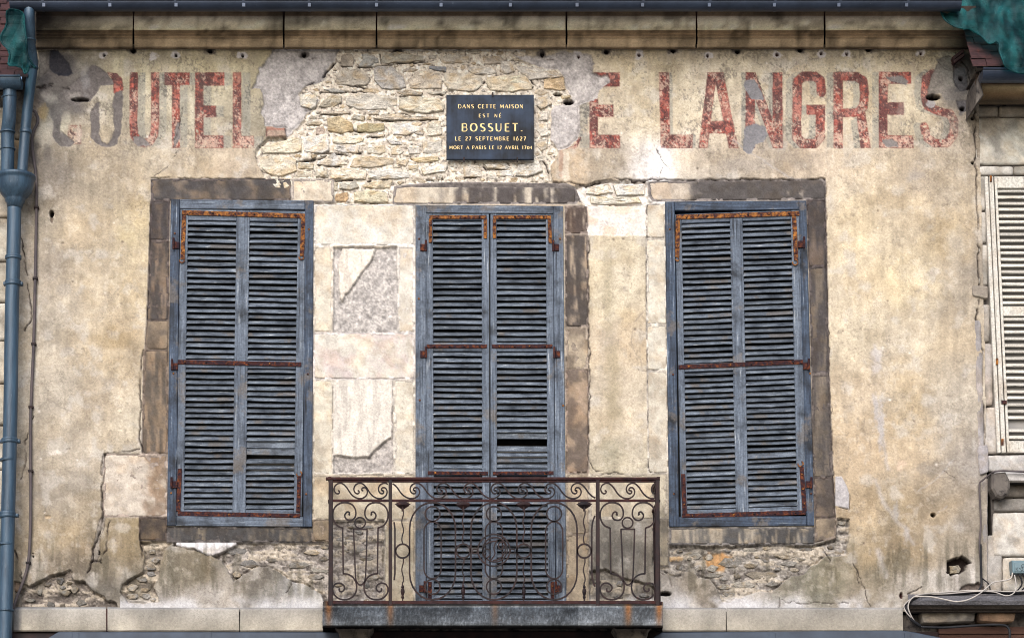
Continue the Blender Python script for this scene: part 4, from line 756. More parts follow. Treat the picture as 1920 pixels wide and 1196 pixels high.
# ------------------------------------------------------------------ louvred shutters
def lerp(a, b, t): return (a[0]+(b[0]-a[0])*t, a[1]+(b[1]-a[1])*t)
def bil(q, u, v): return lerp(lerp(q[0], q[1], u), lerp(q[3], q[2], u), v)
def frame(q, wl, wr, wt, wb, mats, parent, d=.05, name='window_frame'):
    """four boards of a window frame; widths as fractions"""
    x0, x1 = wl, 1-wr
    def bd(u0, v0, u1, v1, m, dd, **k):
        b_ = MB(); b_.add(*box_quad([bil(q, u0, v0), bil(q, u1, v0), bil(q, u1, v1), bil(q, u0, v1)], dd, -.05, .004)); return b_.build(name, m, parent, **k)
    bd(0, 0, x0-.001, 1, mats[0], d); bd(x1+.001, 0, 1, 1, mats[0], d); bd(x0, 0, x1, wt, mats[1], d-.002)
    if wb: bd(x0, 1-wb, x1, 1, mats[1], d-.002)
def slat_mesh(kind, mat, w_=.052, t_=.0085):
    v = []; r_ = random.Random(kind); c = .002
    prof = [(-w_/2, -t_/2+c), (-w_/2, t_/2-c), (-w_/2+c, t_/2), (w_/2-c, t_/2), (w_/2, t_/2-c), (w_/2, -t_/2+c), (w_/2-c, -t_/2), (-w_/2+c, -t_/2)]
    xs = [-.5, -.25, 0, .25, .5]; f = []; bow = r_.uniform(-.0035, .003)
    for x in xs:
        b_ = r_.uniform(-.001, .001)+bow*(.25-x*x)*4
        for a, z in prof: v.append((x, a+r_.uniform(-.0006, .0006), z+b_))
    n = 8
    for i in range(4):
        for k in range(n): l = (k+1) % n; f.append((i*n+k, i*n+l, (i+1)*n+l, (i+1)*n+k))
    f.append(tuple(range(n-1, -1, -1))); f.append(tuple(4*n+k for k in range(n))); return mesh('slat', v, f, mat)
SLM = [slat_mesh(i, M['slat']) for i in range(9)]; SLW = [slat_mesh(i+9, M['white_slat'], .05, .011) for i in range(2)]
def slats(parent, a0, a1, b0, b1, n, d=.022, meshes=SLM, tilt=47, odd=None, jit=1., ws=1.):
    """n louvres between the left edge a0-a1 and the right edge b0-b1 (px, top to bottom)"""
    for i in range(n):
        t = (i+.5)/n; l = P(*lerp(a0, a1, t), d); r_ = P(*lerp(b0, b1, t), d); o_ = (odd or {}).get(i)
        if o_ == 'gone': continue
        tl = tilt+rnd.gauss(0, 2.6)*jit; dz = rnd.gauss(0, .0012); ang = rnd.gauss(0, .006)*jit
        if o_: tl = o_[0]; dz += o_[1]; ang += o_[2]
        o = put('slat', meshes[rnd.randrange(len(meshes))], parent)
        ax = (r_-l); L = ax.length+.012; ax.normalize(); mid = (l+r_)/2+Vector((0, 0, dz))
        rz = Matrix.Rotation(-math.atan2(ax.z, ax.x)+ang, 4, 'Y'); rx = Matrix.Rotation(math.radians(tl), 4, 'X')
        o.matrix_basis = Matrix.Translation(mid) @ rz @ rx @ Matrix.Diagonal((L, ws, 1, 1))
def board(parent, name, q, mat, d, db=-.004, bev=.003, **k):
    b_ = MB(); b_.add(*box_quad(q, d, db, bev)); return b_.build(name, mat, parent, **k)
def strap(parent, p0, p1, wpx, d, name='strap_hinge', studs=4):
    """flat iron strap from p0 to p1 with bolt heads"""
    dx, dy = p1[0]-p0[0], p1[1]-p0[1]; L = math.hypot(dx, dy); ux, uy = dx/L, dy/L; nx_, ny_ = -uy*wpx/2, ux*wpx/2
    q = [(p0[0]+nx_, p0[1]+ny_), (p1[0]+nx_, p1[1]+ny_), (p1[0]-nx_, p1[1]-ny_), (p0[0]-nx_, p0[1]-ny_)]
    if abs(dx) > abs(dy): q = [q[3], q[2], q[1], q[0]] if q[0][1] > q[3][1] else q
    b_ = MB(); b_.add(*prism(q, d, d-.006, .0015)); o = b_.build(name, M['rust' if p0[1] < 500 else 'rustd'], parent)
    for i in range(studs):
        t = (i+.5)/studs; c = P(p0[0]+dx*t, p0[1]+dy*t, d+.002); s = MB(); v = []; n = 6
        for rr, dd in ((.0085, 0), (.007, .005), (.003, .007)):
            for k in range(n): v.append((c.x+rr*math.cos(k*2*math.pi/n), c.y-dd, c.z+rr*math.sin(k*2*math.pi/n)))
        f = [(k, (k+1) % n, n+(k+1) % n, n+k) for k in range(n)]+[(n+k, n+(k+1) % n, 2*n+(k+1) % n, 2*n+k) for k in range(n)]+[tuple(2*n+k for k in range(n))]
        s.add(v, f)
        x = put('bolt', mesh('bolt', s.v, s.f, M['rust']), parent) if i % 2 == 0 or studs < 4 else put('bolt', mesh('bolt', s.v, s.f, M['iron']), parent)
    return o
def hook(parent, c, r, d):
    pts = [P(c[0]+r*math.cos(a), c[1]+r*math.sin(a), d) for a in [i*.5-1.2 for i in range(10)]]; b_ = MB(); b_.add(*tube(pts, 0, flat=(.009, .006))); b_.build('hook', M['rust'], parent)
def pintle(parent, x, y, d=.062, s=1, w_=10, h_=18):
    b_ = MB(); b_.add(*box_quad(rect(x-w_/2, y-h_*.2, x+w_/2, y+h_*.5), d, .04, .002)); b_.add(*tube([P(x+s*w_*.55, y-h_*.6, d+.008), P(x+s*w_*.55, y+h_*.55, d+.008)], .009, 8)); b_.build('hinge_pin', M['rustd'], parent)

# left window
WF = M['wood_v'], M['wood_h']; DF = M['woodd_v'], M['woodd_h']
f1 = put('window_frame', None, house) ; f1.location = P(313, 985, .05)
frame(WIN[0], .064, .062, .028, .030, (M['woodd_v'], M['wood_h']), f1, name='frame_board')
f2 = put('window_frame', None, house); f2.location = P(779, 1140, .05)
frame(WIN[1], .072, .068, .020, 0, WF, f2, name='frame_board')
f3 = put('window_frame', None, house); f3.location = P(1255, 987, .05)
frame(WIN[2], .068, .054, .028, .030, DF, f3, name='frame_board')

def leaf_boards(sh, q, us, vs, mats, d=.040):
    """stiles between us pairs over the full height, rails between vs pairs across"""
    for a, b_ in us: board(sh, 'stile', [bil(q, a, 0), bil(q, b_, 0), bil(q, b_, 1), bil(q, a, 1)], mats[0], d)
    for a, b_ in vs:
        for k in range(len(us)-1):
            u0 = us[k][1]+.001; u1 = us[k+1][0]-.001; board(sh, 'rail', [bil(q, u0, a), bil(q, u1, a), bil(q, u1, b_), bil(q, u0, b_)], mats[1], d-.002)
def leaf_slats(sh, q, cols, secs, odd={}, **k):
    for ci, (u0, u1) in enumerate(cols):
        for si, (v0, v1, n) in enumerate(secs): slats(sh, bil(q, u0, v0), bil(q, u0, v1), bil(q, u1, v0), bil(q, u1, v1), n, odd=odd.get((ci, si)), **k)

sh = thing('louvred_shutter', 'blue-grey slatted shutter at the left window, with a fallen slat low on its right', 'shutter', P(450, 968, .03), 'louvred shutters on the old house')
q = [(338,392), (574,396), (566,968), (330,967)]
leaf_boards(sh, q, [(0, .062), (.447, .552), (.935, 1)], [(0, .035), (.490, .516), (.978, 1)], WF)
leaf_slats(sh, q, [(.062, .447), (.552, .935)], [(.035, .490, 24), (.516, .978, 25)], {(1, 1): {13: (84, -.004, 0), 14: (80, -.012, .012), 15: 'gone'}, (0, 1): {13: (60, .004, .0), 14: (38, 0, 0)}})
strap(sh, (341,398.5), (574,405), 8.5, .048, studs=6); strap(sh, (345,404), (342,486), 8, .049, studs=3); strap(sh, (569,408), (566,480), 8, .049, studs=2)
strap(sh, (327,678), (565,683), 8, .048, studs=6); strap(sh, (333,962), (563,967), 8.5, .048, studs=6); strap(sh, (337,878), (334,958), 8, .049, studs=2); strap(sh, (561,893), (559,960), 7.5, .049, studs=3)
hook(sh, (341,488), 4.5, .05); hook(sh, (565,482), 4.5, .05); hook(sh, (561,888), 5, .05)
pintle(f1, 331, 457, s=-1); pintle(f1, 328, 684, s=-1); pintle(f1, 327, 905, s=-1)

sh = thing('louvred_shutter', 'blue-grey slatted shutter at the right window, its rusty top strap rising to the right', 'shutter', P(1395, 970, .03), 'louvred shutters on the old house')
q = [(1266,402), (1499,393), (1512,962), (1277,970)]
leaf_boards(sh, q, [(0, .05), (.44, .54), (.93, 1)], [(0, .030), (.495, .520), (.976, 1)], WF)
leaf_slats(sh, q, [(.05, .44), (.54, .93)], [(.030, .495, 25), (.520, .976, 25)], {(1, 1): {13: (40, .006, .01), 14: (34, .004, .0), 15: (64, -.004, -.012), 16: (30, -.004, -.02)}})
strap(sh, (1268,407), (1499,400), 8.5, .048, studs=6); strap(sh, (1271,412), (1270,482), 8, .049, studs=2); strap(sh, (1489,405), (1493,488), 8, .049, studs=3)
strap(sh, (1272,688), (1507,678), 8, .048, studs=6); strap(sh, (1279,967), (1511,960), 8.5, .048, studs=6); strap(sh, (1281,888), (1284,964), 8, .049, studs=2); strap(sh, (1503,875), (1509,958), 8, .049, studs=3)
hook(sh, (1491,492), 5, .05); hook(sh, (1501,869), 5, .05); hook(sh, (1270,486), 3, .05)
pintle(f3, 1502, 455, s=1); pintle(f3, 1511, 683, s=1); pintle(f3, 1516, 905, s=1)

sh = thing('louvred_shutter', 'left leaf of the tall slatted balcony shutters in grey-blue paint', 'shutter', P(857, 1135, .03), 'louvred shutters on the old house')
q = [(797,399), (917,399), (918,1140), (800,1140)]
leaf_boards(sh, q, [(0, .12), (.885, 1)], [(0, .018), (.328, .350), (.648, .664), (.978, 1)], WF)
leaf_slats(sh, q, [(.12, .885)], [(.018, .328, 21), (.350, .648, 20), (.664, .978, 21)], {(0, 1): {14: (55, .004, 0), 15: (34, -.002, .004)}})
strap(sh, (805,407), (912,407), 6.5, .048); strap(sh, (807,410), (807,455), 6.5, .049, studs=2); strap(sh, (910,410), (910,447), 6.5, .049, studs=2)
strap(sh, (800,649), (913,649), 6.5, .048); strap(sh, (802,886), (915,887), 6.5, .048); strap(sh, (806,1090), (806,1122), 7, .049, studs=2)
pintle(f2, 793, 461, s=1); pintle(f2, 793, 661, s=1); pintle(f2, 791, 1100, s=1)
sh = thing('louvred_shutter', 'right leaf of the tall slatted balcony shutters with a black gap where slats are missing', 'shutter', P(980, 1135, .03), 'louvred shutters on the old house')
q = [(919.5,399), (1037,399), (1042,1140), (920,1140)]
leaf_boards(sh, q, [(0, .10), (.885, 1)], [(0, .018), (.328, .350), (.648, .664), (.978, 1)], WF)
leaf_slats(sh, q, [(.10, .885)], [(.018, .328, 21), (.350, .648, 20), (.664, .978, 21)], {(0, 1): {14: (84, .006, .0), 15: 'gone', 16: (62, -.003, 0)}})
strap(sh, (925,407), (1033,407), 6.5, .048); strap(sh, (927,410), (927,447), 6.5, .049, studs=2); strap(sh, (1030,410), (1032,456), 6.5, .049, studs=2)
strap(sh, (922,649), (1036,649), 6.5, .048); strap(sh, (924,887), (1038,886), 6.5, .048); strap(sh, (1036,1090), (1036,1122), 7, .049, studs=2)
pintle(f2, 1043, 461, s=-1); pintle(f2, 1045, 661, s=-1); pintle(f2, 1048, 1100, s=-1)

# ------------------------------------------------------------------ memorial plaque
pl = thing('memorial_plaque', 'dark blue stone plaque with gilded capitals set among the bare rubble', 'plaque', P(919, 298, .05))
board(pl, 'plate', [(837,178), (1001,178), (1001,299), (837,299)], M['marble'], .072, .045, .003)
for x, y in [(924,177), (870,299), (970,299)]:
    board(pl, 'clip', rect(x-1.2, y-4, x+1.2, y+4), M['iron'], .078, .05, .001)
def gl(ch):
    """glyph strokes on a unit box (x right, y up): (thick?, points)"""
    def ring(cx, cy, rx, ry, a0, a1, n=9): return [(cx+rx*math.cos(math.radians(a0+(a1-a0)*i/n)), cy+ry*math.sin(math.radians(a0+(a1-a0)*i/n))) for i in range(n+1)]
    G = {'A': (.85, [(0, [(0, 0), (.42, 1)]), (1, [(.42, 1), (.8, 0)]), (0, [(.15, .32), (.68, .32)])]), 'B': (.72, [(1, [(.08, 0), (.08, 1)]), (0, [(.08, 1), (.4, 1)]+ring(.4, .76, .22, .24, 90, -90)+[(.08, .52)]), (0, [(.4, .52)]+ring(.4, .26, .27, .26, 90, -90)+[(.08, 0)])]),
     'C': (.8, [(1, ring(.48, .5, .42, .5, 90, 270)), (0, ring(.48, .5, .42, .5, 90, 40)), (0, ring(.48, .5, .42, .5, 270, 320))]), 'D': (.85, [(1, [(.08, 0), (.08, 1)]), (0, [(.08, 1), (.35, 1)]+ring(.35, .5, .44, .5, 90, -90, 12)+[(.08, 0)])]),
     'E': (.62, [(1, [(.08, 0), (.08, 1)]), (0, [(.08, 1), (.56, 1)]), (0, [(.08, .52), (.48, .52)]), (0, [(.08, 0), (.58, 0)])]), 'É': (.62, [(1, [(.08, 0), (.08, 1)]), (0, [(.08, 1), (.56, 1)]), (0, [(.08, .52), (.48, .52)]), (0, [(.08, 0), (.58, 0)]), (0, [(.28, 1.16), (.42, 1.32)])]),
     'I': (.28, [(1, [(.12, 0), (.12, 1)])]), 'L': (.6, [(1, [(.08, 0), (.08, 1)]), (0, [(.08, 0), (.55, 0)])]), 'M': (1.0, [(0, [(.05, 0), (.12, 1)]), (1, [(.12, 1), (.48, .2)]), (0, [(.48, .2), (.82, 1)]), (1, [(.84, 1), (.9, 0)])]),
     'N': (.88, [(0, [(.08, 0), (.08, 1)]), (1, [(.08, 1), (.74, 0)]), (0, [(.74, 0), (.74, 1)])]), 'O': (.95, [(1, ring(.46, .5, .4, .5, 120, 240)), (1, ring(.46, .5, .4, .5, -60, 60)), (0, ring(.46, .5, .4, .5, 60, 120)), (0, ring(.46, .5, .4, .5, 240, 300))]),
     'P': (.66, [(1, [(.08, 0), (.08, 1)]), (0, [(.08, 1), (.36, 1)]+ring(.36, .74, .25, .26, 90, -90)+[(.08, .48)])]), 'R': (.74, [(1, [(.08, 0), (.08, 1)]), (0, [(.08, 1), (.36, 1)]+ring(.36, .75, .24, .25, 90, -90)+[(.08, .5)]), (1, [(.34, .5), (.66, 0)])]),
     'S': (.66, [(0, ring(.33, .76, .24, .24, 30, 130)), (1, ring(.33, .76, .24, .24, 130, 215)+[(.5, .42)]+ring(.33, .25, .26, .25, 30, -50)), (0, ring(.33, .25, .26, .25, -50, -150))]), 'T': (.75, [(0, [(.02, 1), (.7, 1)]), (1, [(.36, 0), (.36, 1)])]),
     'U': (.84, [(1, [(.08, 1), (.08, .35)]+ring(.38, .35, .3, .35, 180, 240)), (0, ring(.38, .35, .3, .35, 240, 360)+[(.68, 1)])]), 'V': (.8, [(1, [(.02, 1), (.38, 0)]), (0, [(.38, 0), (.72, 1)])]),
     '0': (.72, [(1, ring(.34, .42, .28, .42, 120, 240)), (1, ring(.34, .42, .28, .42, -60, 60)), (0, ring(.34, .42, .28, .42, 60, 120)), (0, ring(.34, .42, .28, .42, 240, 300))]), '1': (.4, [(1, [(.18, 0), (.18, 1)])]), '2': (.66, [(0, ring(.3, .74, .24, .26, 170, 60)), (1, ring(.3, .74, .24, .26, 60, -30)+[(.06, .02)]), (0, [(.06, 0), (.58, 0)])]),
     '4': (.6, [(0, [(.5, .3), (.02, .3), (.3, 1)]), (1, [(.4, 0), (.4, .8)])]), '6': (.7, [(1, [(.4, 1.1)]+ring(.34, .3, .28, .3, 150, 270)), (0, ring(.34, .3, .28, .3, 270, 510))]), '7': (.6, [(0, [(.02, 1), (.54, 1)]), (1, [(.54, 1), (.2, 0)])]),
     '9': (.66, [(0, ring(.3, .72, .24, .28, 0, 270)), (1, ring(.3, .72, .24, .28, -30, 40)+[(.5, .4), (.2, 0)][::-1][:0]), (1, [(.54, .72), (.46, .3), (.2, 0)])]), '.': (.3, [(1, [(.1, 0), (.1, .08)])]), ' ': (.5, [])}
    return G[ch]
def text_line(s, xa, xb, ybase, hpx, d, mat, parent, thick=.2, thin=.085):
    wt = sum(gl(c)[0] for c in s); gap = (xb-xa)/hpx-wt; gap = gap/max(1, len(s)-1); x = xa; b_ = MB()
    for c in s:
        ww, st_ = gl(c)
        for th, pts in st_:
            pw = [P(x+a*hpx, ybase-y*hpx, d) for a, y in pts]
            if len(pw) > 1: 
                wd = (thick if th else thin)*hpx/238.; pw = [Vector((p.x, p.y, p.z)) for p in pw]; b_.add(*tube(pw, 0, flat=(wd, .0016)))
        x += (ww+gap)*hpx
    # flatten strokes slightly proud of one another so no two faces share a plane
    return b_.build('lettering', mat, parent, kind='stuff')
for s, xa, xb, yb, h in [('DANS CETTE MAISON', 859, 981, 203.5, 7.2), ('EST NÉ', 898, 940, 220.5, 6.4), ('BOSSUET.', 866, 981, 246.5, 14.5), ('LE 27 SEPTEMBRE 1627', 853.5, 986, 263.8, 7.0), ('MORT A PARIS LE 12 AVRIL 1704', 842.5, 998, 280, 6.2)]:
    text_line(s, xa, xb, yb, h, .0735, M['gold'], pl, .20, .10)

# ------------------------------------------------------------------ balcony
BD_ = .55
slab = thing('balcony_slab', 'grey lichened stone balcony slab with rust stains under the railing', 'balcony', P(924, 1172, 0))
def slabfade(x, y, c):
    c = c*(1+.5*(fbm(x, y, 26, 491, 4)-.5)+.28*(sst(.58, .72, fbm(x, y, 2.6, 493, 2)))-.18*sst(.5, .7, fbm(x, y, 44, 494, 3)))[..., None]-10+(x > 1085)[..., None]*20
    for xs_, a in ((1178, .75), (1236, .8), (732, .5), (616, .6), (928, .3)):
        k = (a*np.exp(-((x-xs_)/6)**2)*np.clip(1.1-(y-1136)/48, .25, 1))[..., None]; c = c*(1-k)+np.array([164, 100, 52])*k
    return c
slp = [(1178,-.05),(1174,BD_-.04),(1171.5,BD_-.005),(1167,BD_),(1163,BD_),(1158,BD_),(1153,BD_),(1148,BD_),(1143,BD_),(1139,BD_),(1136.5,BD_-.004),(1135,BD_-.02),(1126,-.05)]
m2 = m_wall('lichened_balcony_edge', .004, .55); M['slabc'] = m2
o = lathe_block(605, 1243, slp, [(34,34,38),(44,44,50),(104,110,116),(106,112,120),(100,106,114),(92,98,106),(88,94,102),(84,90,98),(78,84,92),(80,88,98),(120,124,128),(100,102,104),(90,90,90)], slab, 'slab', 'slabc', seg=420, fade=slabfade)  # shade under the slab is put into the underside colours
for x0, x1 in ((628, 700), (1150, 1222)):
    b_ = MB(); b_.add(*prism([(x0,1176),(x1,1176),(x1-6,1184),(x1-10,1200),(x1-14,1230),(x0+14,1230),(x0+10,1200),(x0+6,1184)], .30, -.02, .02)); b_.build('corbel', M['grime'], slab)
rail = thing('balcony_railing', 'rusty wrought-iron balcony railing with running scrolls, ovals and rosettes', 'railing', P(924, 1132, BD_-.05))
RD = BD_-.05; PM = 238.
def rbar(name, q, d0, d1, mat='ironr'): board(rail, name, q, M[mat], d0, d1, .002)
rbar('top_rail', rect(611,894,1237,898.5), RD+.022, RD-.022); rbar('top_rail', rect(616,899,1233,903.5), RD+.008, RD-.008)
rbar('middle_rail', rect(624,935.5,1230,940), RD+.008, RD-.008); rbar('bottom_rail', rect(618,1125.5,1235,1131.5), RD+.012, RD-.012)
for x0, x1 in ((616, 624), (728.5, 735), (1117.5, 1124.5), (1229, 1237)): rbar('post', rect(x0, 899, x1, 1136), RD+.016, RD-.016, 'iron')
# side returns to the wall
for xx in (P(618, 900, RD).x, P(1235, 900, RD).x):
    for yy, hgt, nm in ((896, .03, 'top_rail'), (937, .016, 'middle_rail'), (1129, .022, 'bottom_rail')):
        z = P(800, yy, RD).z; wbox(nm, xx-.012, xx+.012, -RD+.02, -.0, z-hgt/2, z+hgt/2, M['ironr'], rail)
    z0 = P(800, 1129, RD).z; z1 = P(800, 937, RD).z; y_ = -RD*.5
    b_ = MB(); b_.add(*tube([(xx, y_+.14*math.cos(a), (z0+z1)/2+.36*math.sin(a)) for a in [i*math.pi/12 for i in range(24)]], .007, 6, True)); b_.build('oval', M['iron'], rail)
    for s in (-1, 1):
        b_ = MB(); b_.add(*tube([(xx, y_+s*.185, z0), (xx, y_+s*.185, z1)], .007, 6)); b_.build('rod', M['iron'], rail)
def sc2(pts, name='scroll', wd=2.6, closed=False, sm=4, xlo=None, xhi=None, mat='iron', dd=0):
    pp = cat(pts, sm, closed) if sm else pts
    if xlo is not None: pp = [p for p in pp if xlo <= p[0] <= xhi]
    if len(pp) < 2: return
    b_ = MB(); b_.add(*tube([P(p[0], p[1], RD+dd) for p in pp], 0, closed=closed, flat=(wd/PM, .014))); return b_.build(name, M[mat], rail)
MOT = [(287,212),(296,214),(296,226),(285,232),(270,224),(262,203),(270,178),(292,163),(318,165),(345,190),(370,228),(395,252),(425,264),(455,260),(478,240),(482,212),(468,192),(450,194),(446,208),(456,212)]
MOTp = [((a-285)/3.559, (b_-212)/3.559) for a, b_ in MOT]
def motif(c, pitch, lo, hi):
    k = pitch/45.8; sc2([(c+a*k, 919.6+b_) for a, b_ in MOTp], 'scroll', 2.5, sm=4, xlo=lo, xhi=hi)
for c in (624+9, 670): motif(c, 46, 624.5, 728)
for c in (716,): motif(c, 46, 624.5, 728)
for c in (726, 776, 826, 877, 928, 979, 1029, 1078): motif(c, 50, 735, 1117)
for c in (1133, 1181, 1228): motif(c, 47, 1124.5, 1229)
HALF = [(238,366),(234,376),(222,372),(218,358),(232,346),(252,352)][:0]+[(236,372),(228,380),(214,376),(206,388)][:0]
LY = [(240,374),(230,378),(224,366),(236,354),(214,352),(201,372),(205,395),(228,410),(255,404),(273,378),(272,340),(250,306),(212,291),(170,296),(136,322),(121,362),(126,408),(150,444),(186,460)]
LY = [(238,372),(229,370),(232,358),(216,354),(201,374),(208,398),(232,409),(258,402),(274,376),(271,336),(248,304),(210,291),(170,296),(136,322),(121,362),(126,408),(150,444),(186,460)]
LB = [(190,765),(225,770),(258,792),(279,835),(276,885),(250,922),(205,938),(160,930),(128,900),(121,862),(138,834),(168,828),(194,844),(198,868),(182,884),(164,878),(166,862)]
def side_panel(flip, xo):
    def T(p): x = p[0] if not flip else 610-p[0]; return (xo+x/3.559, 860+p[1]/3.559)
    for fl in (0, 1):
        def TT(p): return T((610-p[0], p[1])) if fl else T(p)
        sc2([TT(p) for p in LY], 'scroll', 2.8); sc2([TT((187, 458)), TT((191, 767))], 'bar', 2.8, sm=0); sc2([TT(p) for p in LB], 'scroll', 2.8)
    sc2([T(p) for p in [(259,470),(267,640),(273,790),(288,830),(305,840),(324,830),(338,795),(345,640),(350,470)]], 'loop', 2.6)
    sc2([T((256, 469)), T((354, 469))], 'bar', 2.6, sm=0); c = T((303, 426)); sc2(arc(c[0], c[1], 10), 'ring', 2.6, True, 0)
side_panel(False, 590); side_panel(False, 1091.5)
def oval(cx, hw, y0, y1, lo=None, hi=None, wd=3.):
    e = min(hw*1.15, (y1-y0)/2); pts = []
    for i in range(13): a = math.pi+math.pi*i/12; pts.append((cx+hw*math.cos(a), y0+e+e*math.sin(a)))
    for i in range(13): a = math.pi*i/12; pts.append((cx+hw*math.cos(a), y1-e+e*math.sin(a)))
    if lo is None: sc2(pts, 'oval', wd, True, 0)
    else: 
        k = next(i for i in range(len(pts)) if not lo <= pts[i][0] <= hi); pts = pts[k:]+pts[:k]; sc2([p for p in pts if lo <= p[0] <= hi], 'oval', wd, False, 0)
for cx in (811, 926, 1039):
    oval(cx, 43, 941.5, 1124); sc2(arc(cx, 963, 14), 'ring', 2.6, True, 0); oval(cx, 16, 977.5, 1084.5, wd=2.6); sc2(arc(cx, 1099.5, 14), 'ring', 2.6, True, 0)
oval(697, 43.5, 941.5, 1124, 735, 1000); oval(1153, 43.5, 941.5, 1124, 900, 1117)
sc2(arc(926, 1031, 30), 'ring', 2.6, True, 0, dd=.012); sc2(arc(928, 1030, 23), 'ring', 2.2, True, 0, dd=.012)
sc2([(912,1037),(908,1034),(911,1029),(918,1031),(919,1040),(911,1046),(905,1038),(908,1024),(918,1016),(930,1014)], 'monogram', 2.2, dd=.012)
sc2([(942,1021),(945,1025),(941,1030),(935,1026),(936,1018),(944,1016),(948,1026),(944,1040),(934,1048),(924,1050)], 'monogram', 2.2, dd=.012); sc2([(932,1012),(926,1026),(928,1038),(920,1050)], 'monogram', 2.2, dd=.012)
for x in (890.5, 961.5): sc2([(x-4,1029),(x+4,1029),(x+4,1037),(x-4,1037)], 'link', 2.2, True, 0)
for cx in (755, 868.5, 982, 1095.5):
    sc2(arc(cx, 1032.5, 13), 'ring', 3., True, 0)
    sc2([(cx+1.6*math.sin(i*1.25), 953+i*6.5) for i in range(11)], 'wavy_rod', 2.2, sm=3); sc2([(cx+1.6*math.sin(i*1.25+1), 1047+i*7) for i in range(8)]+[(cx, 1126)], 'wavy_rod', 2.2, sm=3)
    b_ = MB(); b_.add(*tube([P(cx, y, RD) for y in (1096, 1100, 1102, 1105, 1109, 1113, 1116, 1119, 1123)], [.006, .012, .008, .014, .016, .012, .008, .012, .006], 8)); b_.build('knob', M['iron'], rail)
    b_ = MB(); c = P(cx, 946, RD+.008); v = [(c.x, c.y-.02, c.z)]; n = 20
    for k in range(n):
        a = 2*math.pi*k/n; r_ = .062*(1 if k % 2 == 0 else .78); v.append((c.x+r_*math.cos(a), c.y-.006*(k % 2), c.z+r_*.36*math.sin(a)+.006))
    for k in range(n): a = 2*math.pi*k/n; v.append((c.x+.02*math.cos(a), c.y+.012, c.z-.02+.012*math.sin(a)))
    f = [(0, 1+(k+1) % n, 1+k) for k in range(n)]+[(1+k, 1+(k+1) % n, 1+n+(k+1) % n, 1+n+k) for k in range(n)]; b_.add(v, f); b_.add(*tube([P(cx, 950, RD), P(cx, 958, RD)], .009, 6)); b_.build('rosette', M['iron'], rail)

# ------------------------------------------------------------------ top gutter
def gutter(x0, x1, ytop, rpx, d, parent, mat):
    r = rpx/PM; a = P(x0, ytop, d); b_ = P(x1, ytop, d); v = []; f = []; n = 14
    sec = [(-(r+.006)*1.0, .004), (-(r+.008), -.006)]+[(-r*math.cos(math.pi*i/n), -r*math.sin(math.pi*i/n)) for i in range(n+1)]
    inn = [(-(r-.004)*math.cos(math.pi*i/n), -(r-.004)*math.sin(math.pi*i/n)) for i in range(n, -1, -1)]
    sec = sec+inn; m_ = len(sec)
    for e in (a, b_):
        for y, z in sec: v.append((e.x, e.y+y, a.z+z))
    for k in range(m_): l = (k+1) % m_; f.append((k, l, m_+l, m_+k))
    M_ = MB(); M_.add(v, f)
    for e in (a, b_):
        cap = [(e.x, e.y-r*math.cos(math.pi*i/n), a.z-r*math.sin(math.pi*i/n)) for i in range(n+1)]; M_.add(cap, [tuple(range(n+1))])
    M_.add(*tube([Vector((a.x, a.y-r-.004, a.z+.002)), Vector((b_.x, b_.y-r-.004, a.z+.002))], .008, 8)); M_.build('trough', mat, parent)
    return a.z, r
for f_, pts_ in ((f1, [(328,438),(579,430),(325,700),(577,701),(321,924),(574,926)]), (f2, [(786,448),(1050,448),(785,560),(787,750),(1056,760)]), (f3, [(1256,430),(1262,702),(1264,925),(1519,700),(1521,925)])):
    for x, y in pts_:
        c = P(x, y, .052); b_ = MB(); v = []; n = 6
        for rr, dd in ((.009, 0), (.008, .004), (.003, .005)):
            for k in range(n): v.append((c.x+rr*math.cos(k*2*math.pi/n), c.y-dd, c.z+rr*math.sin(k*2*math.pi/n)))
        b_.add(v, [(k, (k+1) % n, n+(k+1) % n, n+k) for k in range(n)]+[(n+k, n+(k+1) % n, 2*n+(k+1) % n, 2*n+k) for k in range(n)]+[tuple(2*n+k for k in range(n))]); b_.build('screw', M['rust'], f_)
gt = thing('roof_gutter', 'long half-round zinc gutter with clips along the top of the cornice', 'gutter', P(900, 10, .5))
gz, gr = gutter(20, 1800, 6.5, 15.5, .50, gt, M['zincd'])
for x in (82, 206, 330, 457, 580, 706, 827, 957, 1082, 1205, 1330, 1452, 1573, 1700):
    c = P(x, 6.5, .50); b_ = MB(); n = 10; pts = [(c.x, c.y-(gr+.004)*math.cos(math.pi*i/n*.62), gz-(gr+.004)*math.sin(math.pi*i/n*.62)) for i in range(n+1)]
    v = []; 
    for p in pts:
        for s in (-.010, .010): v.append((p[0]+s, p[1], p[2]))
    v = [(a_[0], a_[1], a_[2]) for a_ in v]; b_.add(v, [(2*i, 2*i+1, 2*i+3, 2*i+2) for i in range(n)]); b_.add(*box_quad(rect(x-3, 6, x+3, 13), .50+gr+.010, .50+gr, .001)); b_.build('clip', M['zincd'], gt)

# the house roof above the gutter (only its edge can be seen)
a0 = P(66, 3, .42); a1 = P(1760, 3, .42); b_ = MB()
b_.add([(a0.x, a0.y, gz+.03), (a1.x, a1.y, gz+.03), (a1.x, a1.y+3, gz+2.4), (a0.x, a0.y+3, gz+2.4), (a0.x, a0.y, gz-.02), (a1.x, a1.y, gz-.02), (a1.x, .5, gz-.02), (a0.x, .5, gz-.02)], [(0, 1, 2, 3), (4, 5, 1, 0), (7, 6, 5, 4)]); b_.build('roof', M['tile'], house)

